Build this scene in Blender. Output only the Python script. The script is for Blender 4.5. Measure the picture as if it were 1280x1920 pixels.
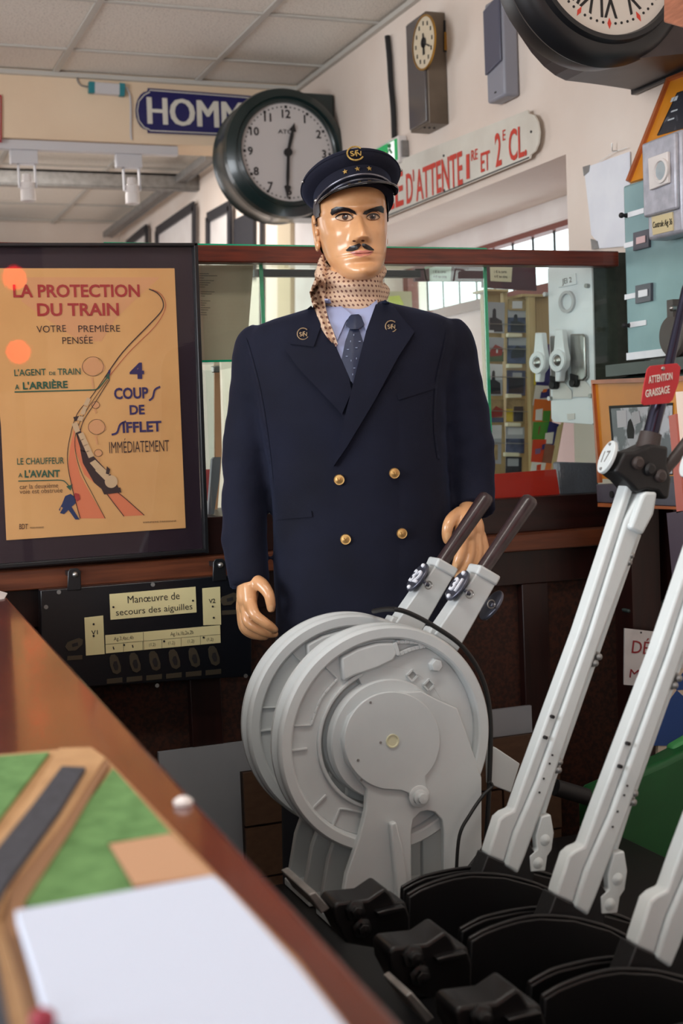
import bpy, bmesh, math, random
from mathutils import Vector, Matrix, noise
from mathutils.bvhtree import BVHTree
random.seed(7)
for o in list(bpy.data.objects): bpy.data.objects.remove(o, do_unlink=True)
SC = bpy.context.scene; COL = SC.collection
V = Vector; PI = math.pi
# ---------------- camera (solved from the vanishing points of the room) ----------------
FPX = 2500.0
CAM = V((0, 0, 1.23))
vy = V((-980, -110, FPX)).normalized()
_u = (FPX*FPX + 110*(110+.0395*980))/(980-.0395*110)
vx = V((_u, -110-.0395*(_u+980), FPX)).normalized()
vz = vx.cross(vy).normalized()
if vz.y > 0: vz = -vz
vx = vy.cross(vz).normalized()
def wd(c): return V((c.dot(vx), c.dot(vy), c.dot(vz)))
cr, cu, cb = wd(V((1,0,0))), wd(V((0,-1,0))), wd(V((0,0,-1)))
cd = bpy.data.cameras.new('camera'); cam = bpy.data.objects.new('camera', cd); COL.objects.link(cam)
M = Matrix(((cr.x,cu.x,cb.x,CAM.x),(cr.y,cu.y,cb.y,CAM.y),(cr.z,cu.z,cb.z,CAM.z),(0,0,0,1)))
cam.matrix_world = M
cd.sensor_fit = 'VERTICAL'; cd.sensor_height = 36; cd.lens = FPX/1920*36
cd.clip_start = .05; cd.clip_end = 100
cd.dof.use_dof = True; cd.dof.focus_distance = 2.6; cd.dof.aperture_fstop = 5.6
SC.camera = cam
FH = V((-cb.x, -cb.y, 0)).normalized(); RH = V((FH.y, -FH.x, 0))   # level forward / right of the camera
# ---------------- world, light, exposure ----------------
W = bpy.data.worlds.new('sky'); SC.world = W; W.use_nodes = True
W.node_tree.nodes['Background'].inputs[0].default_value = (.86,.93,1,1)
W.node_tree.nodes['Background'].inputs[1].default_value = 2.4
SC.view_settings.view_transform = 'Standard'; SC.view_settings.look = 'None'
SC.view_settings.exposure = 0.38; SC.view_settings.gamma = 1; SC.view_settings.use_curve_mapping = False
def area(name, loc, aim, w, h, power, col=(1,1,1)):
    l = bpy.data.lights.new(name, 'AREA'); l.shape = 'RECTANGLE'; l.size = w; l.size_y = h; l.energy = power; l.color = col
    o = bpy.data.objects.new(name, l); COL.objects.link(o); o.location = loc
    o.rotation_euler = (V(aim)-V(loc)).to_track_quat('-Z', 'Y').to_euler(); return o
area('window_daylight', (-2.75, 1.6, 1.75), (1, 2.2, 1.2), 2.2, 1.4, 75, (.9,.95,1))
area('rear_window_daylight', (-1.7, -2.7, 1.9), (.8, 2, 1.2), 2.0, 1.3, 34, (.95,.97,1))
area('ceiling_tube_light', (.4, 1.2, 2.70), (.4, 1.2, 0), 1.2, .3, 12, (1,.95,.88))
area('far_room_fill_light', (.9, 6.2, 2.70), (.9, 6.4, 0), 1.2, .4, 30, (1,.97,.93))  # unseen area light added for the far room, hidden behind the soffit
area('far_window_daylight', (-1.2, 7.5, 1.6), (2, 6.6, 1.6), 2.0, 1.4, 22, (.95,.97,1))
# ---------------- helpers ----------------
def ray(px, py): return wd(V((px-640, py-960, FPX)))
def P(px, py, pl):
    d = ray(px, py); k = pl[0]
    if k == 'X': t = (pl[1]-CAM.x)/d.x
    elif k == 'Y': t = (pl[1]-CAM.y)/d.y
    elif k == 'Z': t = (pl[1]-CAM.z)/d.z
    elif k == 'D': t = pl[1]/d.dot(FH)
    else: t = (V(pl[1])-CAM).dot(V(pl[2]))/d.dot(V(pl[2]))
    return CAM + d*t
def plane_n(pl):
    k = pl[0]
    n = {'X':V((-1,0,0)),'Y':V((0,-1,0)),'Z':V((0,0,1)),'D':-FH}.get(k)
    return n if n is not None else V(pl[2]).normalized()
def lin(c):
    f = lambda v: v/12.92 if v <= .04045 else ((v+.055)/1.055)**2.4
    return tuple(f(x/255) for x in c)
def mat(name, col, rough=.5, metal=0, nz=None, col2=None, bump=None, coat=0, emit=None, spec=None, stretch=None, thr=None):
    m = bpy.data.materials.new(name); m.use_nodes = True; nt = m.node_tree; p = nt.nodes['Principled BSDF']
    c = (*lin(col), 1); p.inputs['Base Color'].default_value = c
    p.inputs['Roughness'].default_value = rough; p.inputs['Metallic'].default_value = metal
    if coat: p.inputs['Coat Weight'].default_value = coat; p.inputs['Coat Roughness'].default_value = .08
    if spec is not None: p.inputs['Specular IOR Level'].default_value = spec
    if emit: p.inputs['Emission Color'].default_value = (*lin(emit[0]),1); p.inputs['Emission Strength'].default_value = emit[1]
    if nz or bump:
        tc = nt.nodes.new('ShaderNodeTexCoord'); src = tc.outputs['Object']
        if stretch:
            mp = nt.nodes.new('ShaderNodeMapping'); mp.inputs['Scale'].default_value = stretch
            nt.links.new(src, mp.inputs[0]); src = mp.outputs[0]
    if nz:
        n = nt.nodes.new('ShaderNodeTexNoise'); n.inputs['Scale'].default_value = nz; n.inputs['Detail'].default_value = 6
        nt.links.new(src, n.inputs['Vector'])
        r = nt.nodes.new('ShaderNodeValToRGB'); t = thr or (.35,.7)
        r.color_ramp.elements[0].position = t[0]; r.color_ramp.elements[1].position = t[1]
        r.color_ramp.elements[0].color = c; r.color_ramp.elements[1].color = (*lin(col2 or [v*.8 for v in col]),1)
        nt.links.new(n.outputs[0], r.inputs[0]); nt.links.new(r.outputs[0], p.inputs['Base Color'])
    if bump:
        n2 = nt.nodes.new('ShaderNodeTexNoise'); n2.inputs['Scale'].default_value = bump[0]; n2.inputs['Detail'].default_value = 4
        nt.links.new(src, n2.inputs['Vector'])
        b = nt.nodes.new('ShaderNodeBump'); b.inputs['Strength'].default_value = bump[1]; b.inputs['Distance'].default_value = bump[2] if len(bump) > 2 else .002
        nt.links.new(n2.outputs[0], b.inputs['Height']); nt.links.new(b.outputs[0], p.inputs['Normal'])
    return m
def glass_mat(name, tint=(255,255,255), gloss=.0, rough=.02):
    m = bpy.data.materials.new(name); m.use_nodes = True; nt = m.node_tree; nt.nodes.clear()
    o = nt.nodes.new('ShaderNodeOutputMaterial'); t = nt.nodes.new('ShaderNodeBsdfTransparent'); g = nt.nodes.new('ShaderNodeBsdfGlossy')
    mx = nt.nodes.new('ShaderNodeMixShader'); fr = nt.nodes.new('ShaderNodeFresnel'); fr.inputs[0].default_value = 1.45
    t.inputs[0].default_value = (*lin(tint),1); g.inputs['Roughness'].default_value = rough
    ad = nt.nodes.new('ShaderNodeMath'); ad.operation = 'ADD'; ad.inputs[1].default_value = gloss; ad.use_clamp = True
    ge = nt.nodes.new('ShaderNodeNewGeometry'); iv = nt.nodes.new('ShaderNodeMath'); iv.operation = 'SUBTRACT'; iv.inputs[0].default_value = 1; nt.links.new(ge.outputs['Backfacing'], iv.inputs[1])
    ml = nt.nodes.new('ShaderNodeMath'); ml.operation = 'MULTIPLY'; nt.links.new(fr.outputs[0], ml.inputs[0]); nt.links.new(iv.outputs[0], ml.inputs[1]); nt.links.new(ml.outputs[0], ad.inputs[0]); nt.links.new(ad.outputs[0], mx.inputs[0])
    nt.links.new(t.outputs[0], mx.inputs[1]); nt.links.new(g.outputs[0], mx.inputs[2]); nt.links.new(mx.outputs[0], o.inputs[0])
    return m
class B:
    def __init__(s): s.bm = bmesh.new(); s.mi = 0
    def _new(s, f0):
        s.bm.faces.ensure_lookup_table()
        for f in s.bm.faces[f0:]: f.material_index = s.mi
    def box(s, x0, x1, y0, y1, z0, z1): return s.prism([V((x0,y0,z0)),V((x1,y0,z0)),V((x1,y1,z0)),V((x0,y1,z0))], V((0,0,z1-z0)))
    def obox(s, c, sz, m=None):
        m = m or Matrix.Identity(3); ax = [m @ V((1,0,0)), m @ V((0,1,0)), m @ V((0,0,1))]; c = V(c)
        b = [c + ax[0]*sz[0]*i/2 + ax[1]*sz[1]*j/2 - ax[2]*sz[2]/2 for i, j in ((-1,-1),(1,-1),(1,1),(-1,1))]
        return s.prism(b, ax[2]*sz[2])
    def prism(s, pts, vec):
        f0 = len(s.bm.faces); vec = V(vec)
        a = [s.bm.verts.new(p) for p in pts]; b = [s.bm.verts.new(V(p)+vec) for p in pts]; n = len(a)
        fs = [s.bm.faces.new(a), s.bm.faces.new(b[::-1])]
        for i in range(n): s.bm.faces.new((a[i], b[i], b[(i+1)%n], a[(i+1)%n]))
        s._new(f0); return s
    def loft(s, rings, cap=True, closed=True):
        f0 = len(s.bm.faces); R = [[s.bm.verts.new(p) for p in r] for r in rings]; n = len(R[0])
        for i in range(len(R)-1):
            for j in range(n if closed else n-1): s.bm.faces.new((R[i][j], R[i][(j+1)%n], R[i+1][(j+1)%n], R[i+1][j]))
        if cap: s.bm.faces.new(R[0][::-1]); s.bm.faces.new(R[-1])
        s._new(f0); return s
    def tube(s, pts, r, n=10, cap=True):
        pts = [V(p) for p in pts]; rs = r if isinstance(r, (list,tuple)) else [r]*len(pts); rings = []; up = None
        for i, p in enumerate(pts):
            d = (pts[min(i+1,len(pts)-1)]-pts[max(i-1,0)]).normalized()
            if up is None: up = d.orthogonal().normalized()
            up = (up - d*up.dot(d)).normalized(); sd = d.cross(up)
            rings.append([p + (up*math.cos(2*PI*k/n)+sd*math.sin(2*PI*k/n))*rs[i] for k in range(n)])
        return s.loft(rings, cap)
    def cyl(s, p0, p1, r0, r1=None, n=24): return s.tube([p0, p1], [r0, r0 if r1 is None else r1], n)
    def lathe(s, c, ax, prof, n=48, a0=0):
        c = V(c); ax = V(ax).normalized(); u = ax.orthogonal().normalized(); w = ax.cross(u)
        return s.loft([[c+ax*h+(u*math.cos(2*PI*k/n+a0)+w*math.sin(2*PI*k/n+a0))*max(r,1e-5) for k in range(n)] for r, h in prof], False)
    def ball(s, c, r, m=None, n=16):
        if not isinstance(r, (tuple,list)): r = (r,r,r)
        m = m or Matrix.Identity(3); rings = []
        for i in range(1, n):
            a = PI*i/n; rings.append([V(c)+m@V((r[0]*math.sin(a)*math.cos(2*PI*k/n*1), r[1]*math.sin(a)*math.sin(2*PI*k/n), -r[2]*math.cos(a))) for k in range(n)])
        return s.loft(rings, True)
def fin(b, m, name, smooth, bevel):
    bm = b.bm if isinstance(b, B) else b
    bmesh.ops.recalc_face_normals(bm, faces=bm.faces)
    me = bpy.data.meshes.new(name); bm.to_mesh(me); bm.free()
    for x in (m if isinstance(m, (list,tuple)) else [m]): me.materials.append(x)
    if smooth:
        me.polygons.foreach_set('use_smooth', [True]*len(me.polygons))
        try: me.set_sharp_from_angle(angle=math.radians(smooth if smooth > 1 else 38))
        except Exception: pass
    return me
WM = {}
def tagit(o, label=None, cat=None, group=None, kind=None):
    if label: o['label'] = label
    if cat: o['category'] = cat
    if group: o['group'] = group
    if kind: o['kind'] = kind
    return o
def thing(name, label, cat, loc, group=None, mtx=None, kind=None):
    o = bpy.data.objects.new(name, None); COL.objects.link(o); o.empty_display_size = .05
    Mx = mtx or Matrix.Translation(V(loc)); o.matrix_world = Mx; WM[o.name] = Mx
    return tagit(o, label, cat, group, kind)
def mk(name, b, m, parent=None, label=None, cat=None, group=None, kind=None, smooth=0, bevel=0, segs=2):
    me = fin(b, m, name, smooth, bevel)
    o = bpy.data.objects.new(name, me); COL.objects.link(o)
    if parent is not None:
        me.transform(WM[parent.name].inverted()); o.parent = parent; WM[o.name] = WM[parent.name]
    elif kind != 'structure':
        vs = [v.co for v in me.vertices]
        c = V(((min(v.x for v in vs)+max(v.x for v in vs))/2, (min(v.y for v in vs)+max(v.y for v in vs))/2, min(v.z for v in vs)))
        me.transform(Matrix.Translation(-c)); o.location = c; WM[o.name] = Matrix.Translation(c)
    else: WM[o.name] = Matrix.Identity(4)
    if bevel:
        bv = o.modifiers.new('bevel', 'BEVEL'); bv.width = bevel; bv.segments = segs; bv.limit_method = 'ANGLE'; bv.angle_limit = math.radians(40)
        me.polygons.foreach_set('use_smooth', [True]*len(me.polygons))
        try: me.set_sharp_from_angle(angle=math.radians(75))
        except Exception: pass
    return tagit(o, label, cat, group, kind)
def dup(root, mtx, label=None):
    r = root.copy(); COL.objects.link(r); r.matrix_world = mtx; WM[r.name] = mtx
    if label: r['label'] = label
    def rec(a, b):
        for ch in list(a.children):
            c = ch.copy(); COL.objects.link(c); c.parent = b; rec(ch, c)
    for ch in list(root.children):
        c = ch.copy(); COL.objects.link(c); c.parent = r
        for g in list(ch.children):
            d = g.copy(); COL.objects.link(d); d.parent = c
    return r
def quad(pxs, pl): return [P(x, y, pl) for x, y in pxs]
def slab(pxs, pl, th, off=0.0):
    """a solid sheet: outline on plane pl (moved off towards the viewer side), th thick backwards"""
    n = plane_n(pl); b = B(); b.prism([p+n*off for p in quad(pxs, pl)], -n*th); return b
def letter(s, p0, p1, h, pl, m, parent, off=.001, th=.0006, bold=0.0, name='lettering', shear=0, flip=False, fit=True):
    """flat writing on plane pl: baseline from pixel p0 to p1, capital height h pixels"""
    A, Bq = P(*p0, pl), P(*p1, pl); n = plane_n(pl); u = (Bq-A).normalized(); v = n.cross(u).normalized()
    H = (P(p0[0], p0[1]-h, pl)-A).length if abs(n.z) < .9 else h
    cu_ = bpy.data.curves.new(name, 'FONT'); cu_.body = s; cu_.size = 1; cu_.offset = bold; cu_.shear = shear; cu_.resolution_u = 3; cu_.extrude = .0001
    ob = bpy.data.objects.new(name, cu_); COL.objects.link(ob)
    me = bpy.data.meshes.new_from_object(ob.evaluated_get(bpy.context.evaluated_depsgraph_get()))
    bpy.data.objects.remove(ob, do_unlink=True); bpy.data.curves.remove(cu_)
    xs = [q.co.x for q in me.vertices]
    if not xs: return None
    x0, x1 = min(xs), max(xs); capH = .7
    sx = (Bq-A).length/(x1-x0) if fit else H/capH; sy = H/capH
    for q in me.vertices:
        zz = th if q.co.z > 0 else 0
        q.co = A + u*((q.co.x-x0)*sx) + v*(q.co.y*sy) + n*(off+zz)
    bm = bmesh.new(); bm.from_mesh(me); bpy.data.meshes.remove(me)
    return mk(name, bm, m, parent)
def curve_line(pxs, pl, w, off=.001, th=.0005):
    """ribbon of width w (metres) through pixel points on a plane"""
    n = plane_n(pl); pts = quad(pxs, pl); b = B(); L = []; R = []
    for i, p in enumerate(pts):
        d = (pts[min(i+1,len(pts)-1)]-pts[max(i-1,0)]).normalized(); sd = n.cross(d)
        ww = w[i] if isinstance(w, (list,tuple)) else w
        L.append(p+sd*ww/2+n*off); R.append(p-sd*ww/2+n*off)
    for i in range(len(pts)-1): b.prism([L[i], L[i+1], R[i+1], R[i]], n*th)
    return b
def spl(pts, k=6):
    out = []
    for i in range(len(pts)-1):
        p0, p1, p2, p3 = pts[max(i-1,0)], pts[i], pts[i+1], pts[min(i+2,len(pts)-1)]
        for j in range(k):
            t = j/k; out.append(tuple(.5*((2*b)+(c-a)*t+(2*a-5*b+4*c-d)*t*t+(-a+3*b-3*c+d)*t**3) for a, b, c, d in zip(p0,p1,p2,p3)))
    out.append(tuple(pts[-1])); return out
def sm(a, b, x):
    t = max(0, min(1, (x-a)/(b-a))); return t*t*(3-2*t)
def interp(tab, x):
    if x <= tab[0][0]: return tab[0][1:]
    for a, b in zip(tab, tab[1:]):
        if x <= b[0]:
            t = (x-a[0])/(b[0]-a[0]); return tuple(p+(q-p)*t for p, q in zip(a[1:], b[1:]))
    return tab[-1][1:]
def interps(tab, x):
    """smooth (catmull-rom) version of interp"""
    n = len(tab)
    if x <= tab[0][0]: return tab[0][1:]
    if x >= tab[-1][0]: return tab[-1][1:]
    for i in range(n-1):
        if x <= tab[i+1][0]:
            a, b = tab[i], tab[i+1]; p = tab[max(i-1,0)]; q = tab[min(i+2,n-1)]; h = b[0]-a[0]; t = (x-a[0])/h; out = []
            for k in range(1, len(a)):
                m0 = (b[k]-p[k])/(b[0]-p[0]) if b[0] != p[0] else 0; m1 = (q[k]-a[k])/(q[0]-a[0]) if q[0] != a[0] else 0
                t2, t3 = t*t, t**3
                out.append((2*t3-3*t2+1)*a[k]+(t3-2*t2+t)*h*m0+(-2*t3+3*t2)*b[k]+(t3-t2)*h*m1)
            return tuple(out)
# ---------------- materials ----------------
m_ceil = mat('mineral_fibre_tile', (236,229,218), .9, nz=140, col2=(186,178,168), thr=(.54,.68), bump=(150,.5,.002))
m_tbar = mat('ceiling_grid_metal', (196,192,184), .5)
m_wall = mat('cream_wall', (236,222,210), .8, nz=3, col2=(228,210,196), bump=(40,.25,.003))
m_wallc = mat('beige_soffit_paint', (238,214,184), .8, nz=2.5, col2=(230,203,172), bump=(30,.15,.003))
m_white = mat('white_gloss_paint', (232,226,222), .45, nz=5, col2=(218,208,204))
m_pink = mat('pink_wall', (222,190,190), .7)
m_floor = mat('dark_floor', (96,66,48), .5, nz=6, col2=(70,46,34))
m_wood = mat('reddish_varnished_wood', (112,44,24), .35, nz=14, col2=(66,24,14), stretch=(.6,8,8), coat=.15)
m_wood2 = mat('brown_ledge_wood', (116,62,36), .42, nz=10, col2=(84,42,24), stretch=(.6,8,8))
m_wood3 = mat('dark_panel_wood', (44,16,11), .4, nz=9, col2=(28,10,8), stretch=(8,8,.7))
m_wood4 = mat('dark_sill_wood', (44,17,14), .35, nz=10, col2=(30,12,10), stretch=(.7,8,8))
m_cork = mat('brown_cork_panel', (70,34,18), .7, nz=120, col2=(42,20,11), thr=(.4,.6))
m_galv = mat('grey_galvanised_steel', (150,148,146), .45, .5, nz=30, col2=(126,124,122))
m_black = mat('satin_black_paint', (22,23,26), .35)
m_blackm = mat('matt_black', (16,16,18), .6)
m_clear = glass_mat('clear_glass', (250,254,252))
m_gedge = mat('green_glass_edge', (20,165,120), .15, emit=None, coat=.5)
m_ltgrey = mat('light_grey_plastic', (205,203,205), .4)
m_brass = mat('brass', (196,150,70), .32, .9)
m_steel = mat('bare_steel', (170,168,165), .3, .9)
m_tan = mat('tan_tile', (96,70,50), .6, nz=8, col2=(82,58,42))
m_joint = mat('dark_joint', (40,26,20), .8)
ST = 'structure'
XW = 2.04; ZC = 2.74; YS = 5.55
# ---------------- shell ----------------
b = B(); b.box(-3,XW,-3,9.4,-.05,0); mk('floor', b, m_floor, kind=ST)
b = B(); y0, y1, yo = 3.36, 5.3, 2.0
b.box(XW,2.5,-3,y0,0,ZC+.06); b.box(XW,2.5,y1,9.4,0,ZC+.06); b.box(XW,2.5,y0,y1,yo,ZC+.06)
wall_right = mk('wall_right', b, m_wall, kind=ST)
b = B(); # left wall with its two windows left open
for ya, yb in ((-3,.5),(2.7,6.6),(8.4,9.4)): b.box(-3.1,-3,ya,yb,0,ZC+.06)
for ya, yb in ((.5,2.7),(6.6,8.4)): b.box(-3.1,-3,ya,yb,0,.95); b.box(-3.1,-3,ya,yb,2.45,ZC+.06)
mk('wall_left', b, m_wall, kind=ST)
b = B(); b.box(-3,-2.7,-3.1,-3,0,ZC); b.box(-.7,XW,-3.1,-3,0,ZC); b.box(-2.7,-.7,-3.1,-3,0,1.25); b.box(-2.7,-.7,-3.1,-3,2.5,ZC); mk('wall_back', b, m_wall, kind=ST)
for i, (c, ax) in enumerate((((-3.05,1.6,1.7),'x'),((-3.05,7.5,1.7),'x'),((-1.7,-3.05,1.87),'y'))):
    w = (2.2,1.8,2.0)[i]; hh = 1.5 if ax == 'x' else 1.25; b = B()
    for k in (-1, 0, 1):
        if ax == 'x': b.box(c[0]-.03,c[0]+.03,c[1]+k*(w/2-.03)-.03,c[1]+k*(w/2-.03)+.03,c[2]-hh/2,c[2]+hh/2)
        else: b.box(c[0]+k*(w/2-.03)-.03,c[0]+k*(w/2-.03)+.03,c[1]-.03,c[1]+.03,c[2]-hh/2,c[2]+hh/2)
    for k in (-1, 1):
        if ax == 'x': b.box(c[0]-.03,c[0]+.03,c[1]-w/2,c[1]+w/2,c[2]+k*(hh/2-.03)-.03,c[2]+k*(hh/2-.03)+.03)
        else: b.box(c[0]-w/2,c[0]+w/2,c[1]-.03,c[1]+.03,c[2]+k*(hh/2-.03)-.03,c[2]+k*(hh/2-.03)+.03)
    mk('window_%d' % (i+2), b, m_white, kind=ST)
b = B(); b.box(-3,XW,9.3,9.4,0,ZC+.06); mk('wall_far', b, m_wall, kind=ST)
b = B(); b.box(-3,XW,YS,YS+.2,2.47,ZC+.06); mk('wall_soffit', b, m_wallc, kind=ST)
b = B(); b.box(-3,2.5,-3.1,9.4,ZC+.06,ZC+.12); ceiling = mk('ceiling', b, m_wall, kind=ST)
# suspended ceiling: tiles and bars
S = .596; xs0 = .987-.6*6; tm = None
b = B(); b.box(-.288,.288,-.288,.288,0,.016); tm = fin(b, m_ceil, 'ceiling_tile', 0, 0)
def tilefield(ya, yb, yref):
    xs = [.987+.596*k for k in range(-6, 2)]; ys = [yref+.594*k for k in range(-14, 8) if ya-.6 < yref+.594*k < yb]
    for x in xs:
        for y in ys:
            xa, xb, yy0, yy1 = x, min(x+.596, XW), max(y, ya), min(y+.594, yb)
            if yy1-yy0 < .03: continue
            o = bpy.data.objects.new('ceiling_tile', tm); COL.objects.link(o); o.parent = ceiling
            o.location = ((xa+xb)/2, (yy0+yy1)/2, ZC+.004+random.random()*.002); o.scale = ((xb-xa-.012)/.576, (yy1-yy0-.012)/.576, 1)
    g = B()
    for x in xs: g.box(x-.012,x+.012,ya,yb,ZC-.004,ZC+.004)
    for y in ys:
        if ya < y < yb: g.box(-3,XW,y-.009,y+.009,ZC-.0035,ZC+.004)
    mk('grid_bars', g, m_tbar, ceiling)
tilefield(-3, YS, 5.222); tilefield(YS+.2, 9.3, 6.2)
b = B(); b.box(XW-.02,XW,-3,YS,ZC-.02,ZC-.002); b.box(-3,XW,YS-.02,YS,ZC-.02,ZC-.002); mk('trim_1', b, m_tbar, kind=ST)
# doorway behind: deep reveal, painted transom, glazed door light
b = B(); XD = 2.40
b.box(XD,XD+.06,y0,y1,1.915,2.0); b.box(XD,XD+.06,y0,3.83,0,1.915); b.box(XD,XD+.06,y0,y1,.0,1.70)
wo = mk('wall_doorway', b, [m_white, m_pink], kind=ST)
for p in wo.data.polygons:
    if p.center.z < 1.9: p.material_index = 1
b = B(); b.box(XD-.015,XD+.02,y0,y1,1.905,1.925); mk('trim_2', b, m_white, kind=ST, bevel=.004)
w1 = B(); yA, yB = 3.85, 5.28  # far stretch of this window stands in for a bright glass reflection
w1.box(XD-.02,XD+.03,yA,yA+.05,1.70,1.915); w1.box(XD-.02,XD+.03,yB-.05,yB,1.70,1.915); w1.box(XD-.02,XD+.03,yA,yB,1.895,1.915); w1.box(XD-.02,XD+.03,yA,yB,1.68,1.72)
window_1 = mk('window_1', w1, mat('red_brown_window_frame', (120,60,48), .5), kind=ST)
for k in range(1, 9):
    y = yA+.05+k*(yB-yA-.1)/9; b = B(); b.box(XD,XD+.005,y-.005,y+.005,1.72,1.895); mk('glazing_bar', b, m_blackm, window_1)
b = B(); b.box(XD,XD+.004,yA+.05,yB-.05,1.72,1.895); mk('pane', b, m_clear, window_1)
# ---------------- partition across the room ----------------
YP = 2.89
b = B(); xa, xb = -1.2, 1.90
part = thing('wall_partition', 'brown wooden counter partition with glazed upper part crossing the room behind the mannequin', None, (.4,YP,0), kind=ST)
def pbox(name, x0, x1, y0, y1, z0, z1, m, bevel=.002, **k):
    b = B(); b.box(x0,x1,y0,y1,z0,z1); return mk(name, b, m, part, bevel=bevel, **k)
pbox('top_rail', xa, xb, YP, YP+.04, 1.62, 1.658, m_wood, .003)
pbox('sill_board', xa, xb, YP-.005, YP+.05, .968, 1.053, m_wood4)
pbox('ledge', xa, xb, YP-.045, YP+.05, .925, .968, m_wood2, .003)
xm = P(712, 540, ('Y', YP)).x; pbox('mullion', xm-.012, xm+.012, YP, YP+.035, 1.05, 1.622, m_wood)
pbox('back_panel', xa, xb, YP+.02, YP+.04, .0, .93, m_cork, 0)
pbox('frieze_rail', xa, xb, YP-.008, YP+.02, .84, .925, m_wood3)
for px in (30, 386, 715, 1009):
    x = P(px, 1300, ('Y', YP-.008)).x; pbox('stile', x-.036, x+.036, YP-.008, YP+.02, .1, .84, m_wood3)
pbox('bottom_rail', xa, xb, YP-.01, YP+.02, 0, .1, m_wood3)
b = B(); b.box(P(731,520,('Y',YP+.02)).x*0+xm+.012, xb, YP+.018, YP+.022, 1.053, 1.62); mk('pane', b, m_clear, part)
b = B(); b.box(P(377,520,('Y',YP+.02)).x, xm-.012, YP+.018, YP+.022, 1.053, 1.62); mk('pane', b, m_clear, part)
# low tiled plinth at the foot of the partition, white board above
pl = ('Y', 2.80)
xl, xr, zt = P(455,1500,pl).x, P(1052,1500,pl).x, P(455,1447,pl).z
plin = thing('tiled_plinth', 'low brown tiled plinth in the shadow behind the wheel levers', 'plinth', ((xl+xr)/2, 2.84, 0))
b = B(); b.box(xl+.002,xr-.002,2.806,2.82,0,zt-.004); mk('core', b, m_joint, plin)
tl = .118; k = 0; z = zt
b = B(); b.box(-.5,.5,-.5,.5,-.5,.5); tb = fin(b, m_tan, 'tile', 0, 0)
rowi = 0
while z > .02:
    hgt = .125 if rowi == 0 else tl; nb = 2 if rowi == 0 else 5; ww = (xr-xl)/nb
    for i in range(nb):
        o = bpy.data.objects.new('tile', tb); COL.objects.link(o); o.parent = plin
        h2 = min(hgt, z-.0)-.006
        o.scale = (ww-.006, .01, h2); o.location = V((xl+ww*(i+.5), 2.80+.004*random.random(), z-.003-h2/2))-V(WM[plin.name].translation)
    z -= hgt; rowi += 1
b = B(); q = quad([(306,1421),(1012,1327),(1018,1440),(1018,1640),(306,1640)], ('Y',2.83)); z0 = .02
b.prism([V((q[0].x,2.83,q[0].z)),V((q[1].x,2.83,q[1].z)),V((q[1].x+.01,2.83,z0)),V((q[0].x,2.83,z0))], (0,.012,0)) if False else b.box(q[0].x,q[1].x,2.872,2.885,.02,(q[0].z+q[1].z)/2)
mk('white_board', b, mat('grey_white_board', (168,172,176), .6, nz=4, col2=(150,154,160)), label='long grey white board standing behind the wheel levers at the foot of the partition', cat='board')
# ---------------- wall and ceiling things ----------------
m_navy = mat('navy_enamel', (22,24,92), .25, coat=.4)
m_enam = mat('white_enamel', (228,224,212), .25, nz=7, col2=(214,208,196), coat=.4)
m_red = mat('red_enamel', (206,58,40), .35)
m_greenk = mat('dark_green_clock_paint', (20,38,38), .28, coat=.3)
m_dial = mat('dial_white', (196,190,188), .5)
m_ink = mat('black_ink', (24,22,24), .6)
m_darkp = mat('dark_panel_frame', (40,40,46), .5)
# HOMMES sign on the soffit
pl = ('Y', YS-.012)
sg = thing('enamel_sign', 'navy blue enamel sign reading HOMMES on the soffit, partly behind the round clock', 'sign', P(400,210,pl))
def signshape(top_l, bot_l, top_r, bot_r, bump=22, ex=0.0):
    (x0,y0),(x1,y1),(x2,y2),(x3,y3) = top_l, bot_l, top_r, bot_r
    pts = [(x0,y0)]+[]
    cy = (y0+y1)/2; hh = (y1-y0)/2
    left = [(x0-1-bump*math.cos(a)+0, cy+hh*.86*math.sin(a)) for a in [PI/2-PI*k/10 for k in range(11)]]
    return [(x2,y2),(x3,y3),(x1,y1)]+left+[(x0,y0)]
mk('plate', slab(signshape((277,165),(277,249),(556,186),(556,260)), pl, .004), m_navy, sg)
def rim(pts, pl, w, m, par, off=.0015):
    mk('border', curve_line(pts, pl, w, off), m, par)
rim([(552,190),(280,169),(280,173),(270,178),(260,190),(257,208),(260,226),(270,239),(280,243),(280,245),(552,257)], pl, .004, m_enam, sg)
for dx in (-1.8, -.6, .6, 1.8): letter('HOMMES', (278+dx,232), (512+dx,245), 51, pl, m_enam, sg, off=.002+dx*.00005, bold=.0)
# red sign at the left edge
pl = ('Y', YS-.012); t = thing('enamel_sign', 'red enamel sign cut off by the left edge of the picture', 'sign', P(0,220,pl))
mk('plate', slab([(-60,172),(3,178),(3,267),(-60,262)], pl, .004), mat('red_sign_enamel', (170,24,48), .3), t)
mk('border', curve_line([(-56,177),(-1,182),(-1,263),(-56,258)], pl, .004, .001), m_enam, t)
# LED driver and its wires
pl = ('Y', YS-.03); t = thing('lamp_driver', 'small grey and teal lamp driver box with a thin wire on the soffit', 'electrical box', P(200,165,pl))
mk('housing', slab([(176,153),(228,157),(228,178),(176,174)], pl, .028), m_ltgrey, t, bevel=.003)
for q in ([(167,152),(178,153),(178,174),(167,173)], [(224,155),(235,156),(234,180),(224,179)]):
    mk('end_cap', slab(q, pl, .026, .001), mat('teal_plastic', (40,130,140), .5), t, bevel=.002)
b = B(); pl2 = ('Y', YS-.008); b.tube(quad(spl([(236,163),(243,178),(245,200),(245,250),(247,262)],5), pl2), .004, 6); mk('wire', b, m_ltgrey, t)
b = B(); b.tube(quad(spl([(167,163),(152,160),(145,150),(146,145)],5), pl2), .003, 6); mk('wire', b, m_galv, t)
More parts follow.
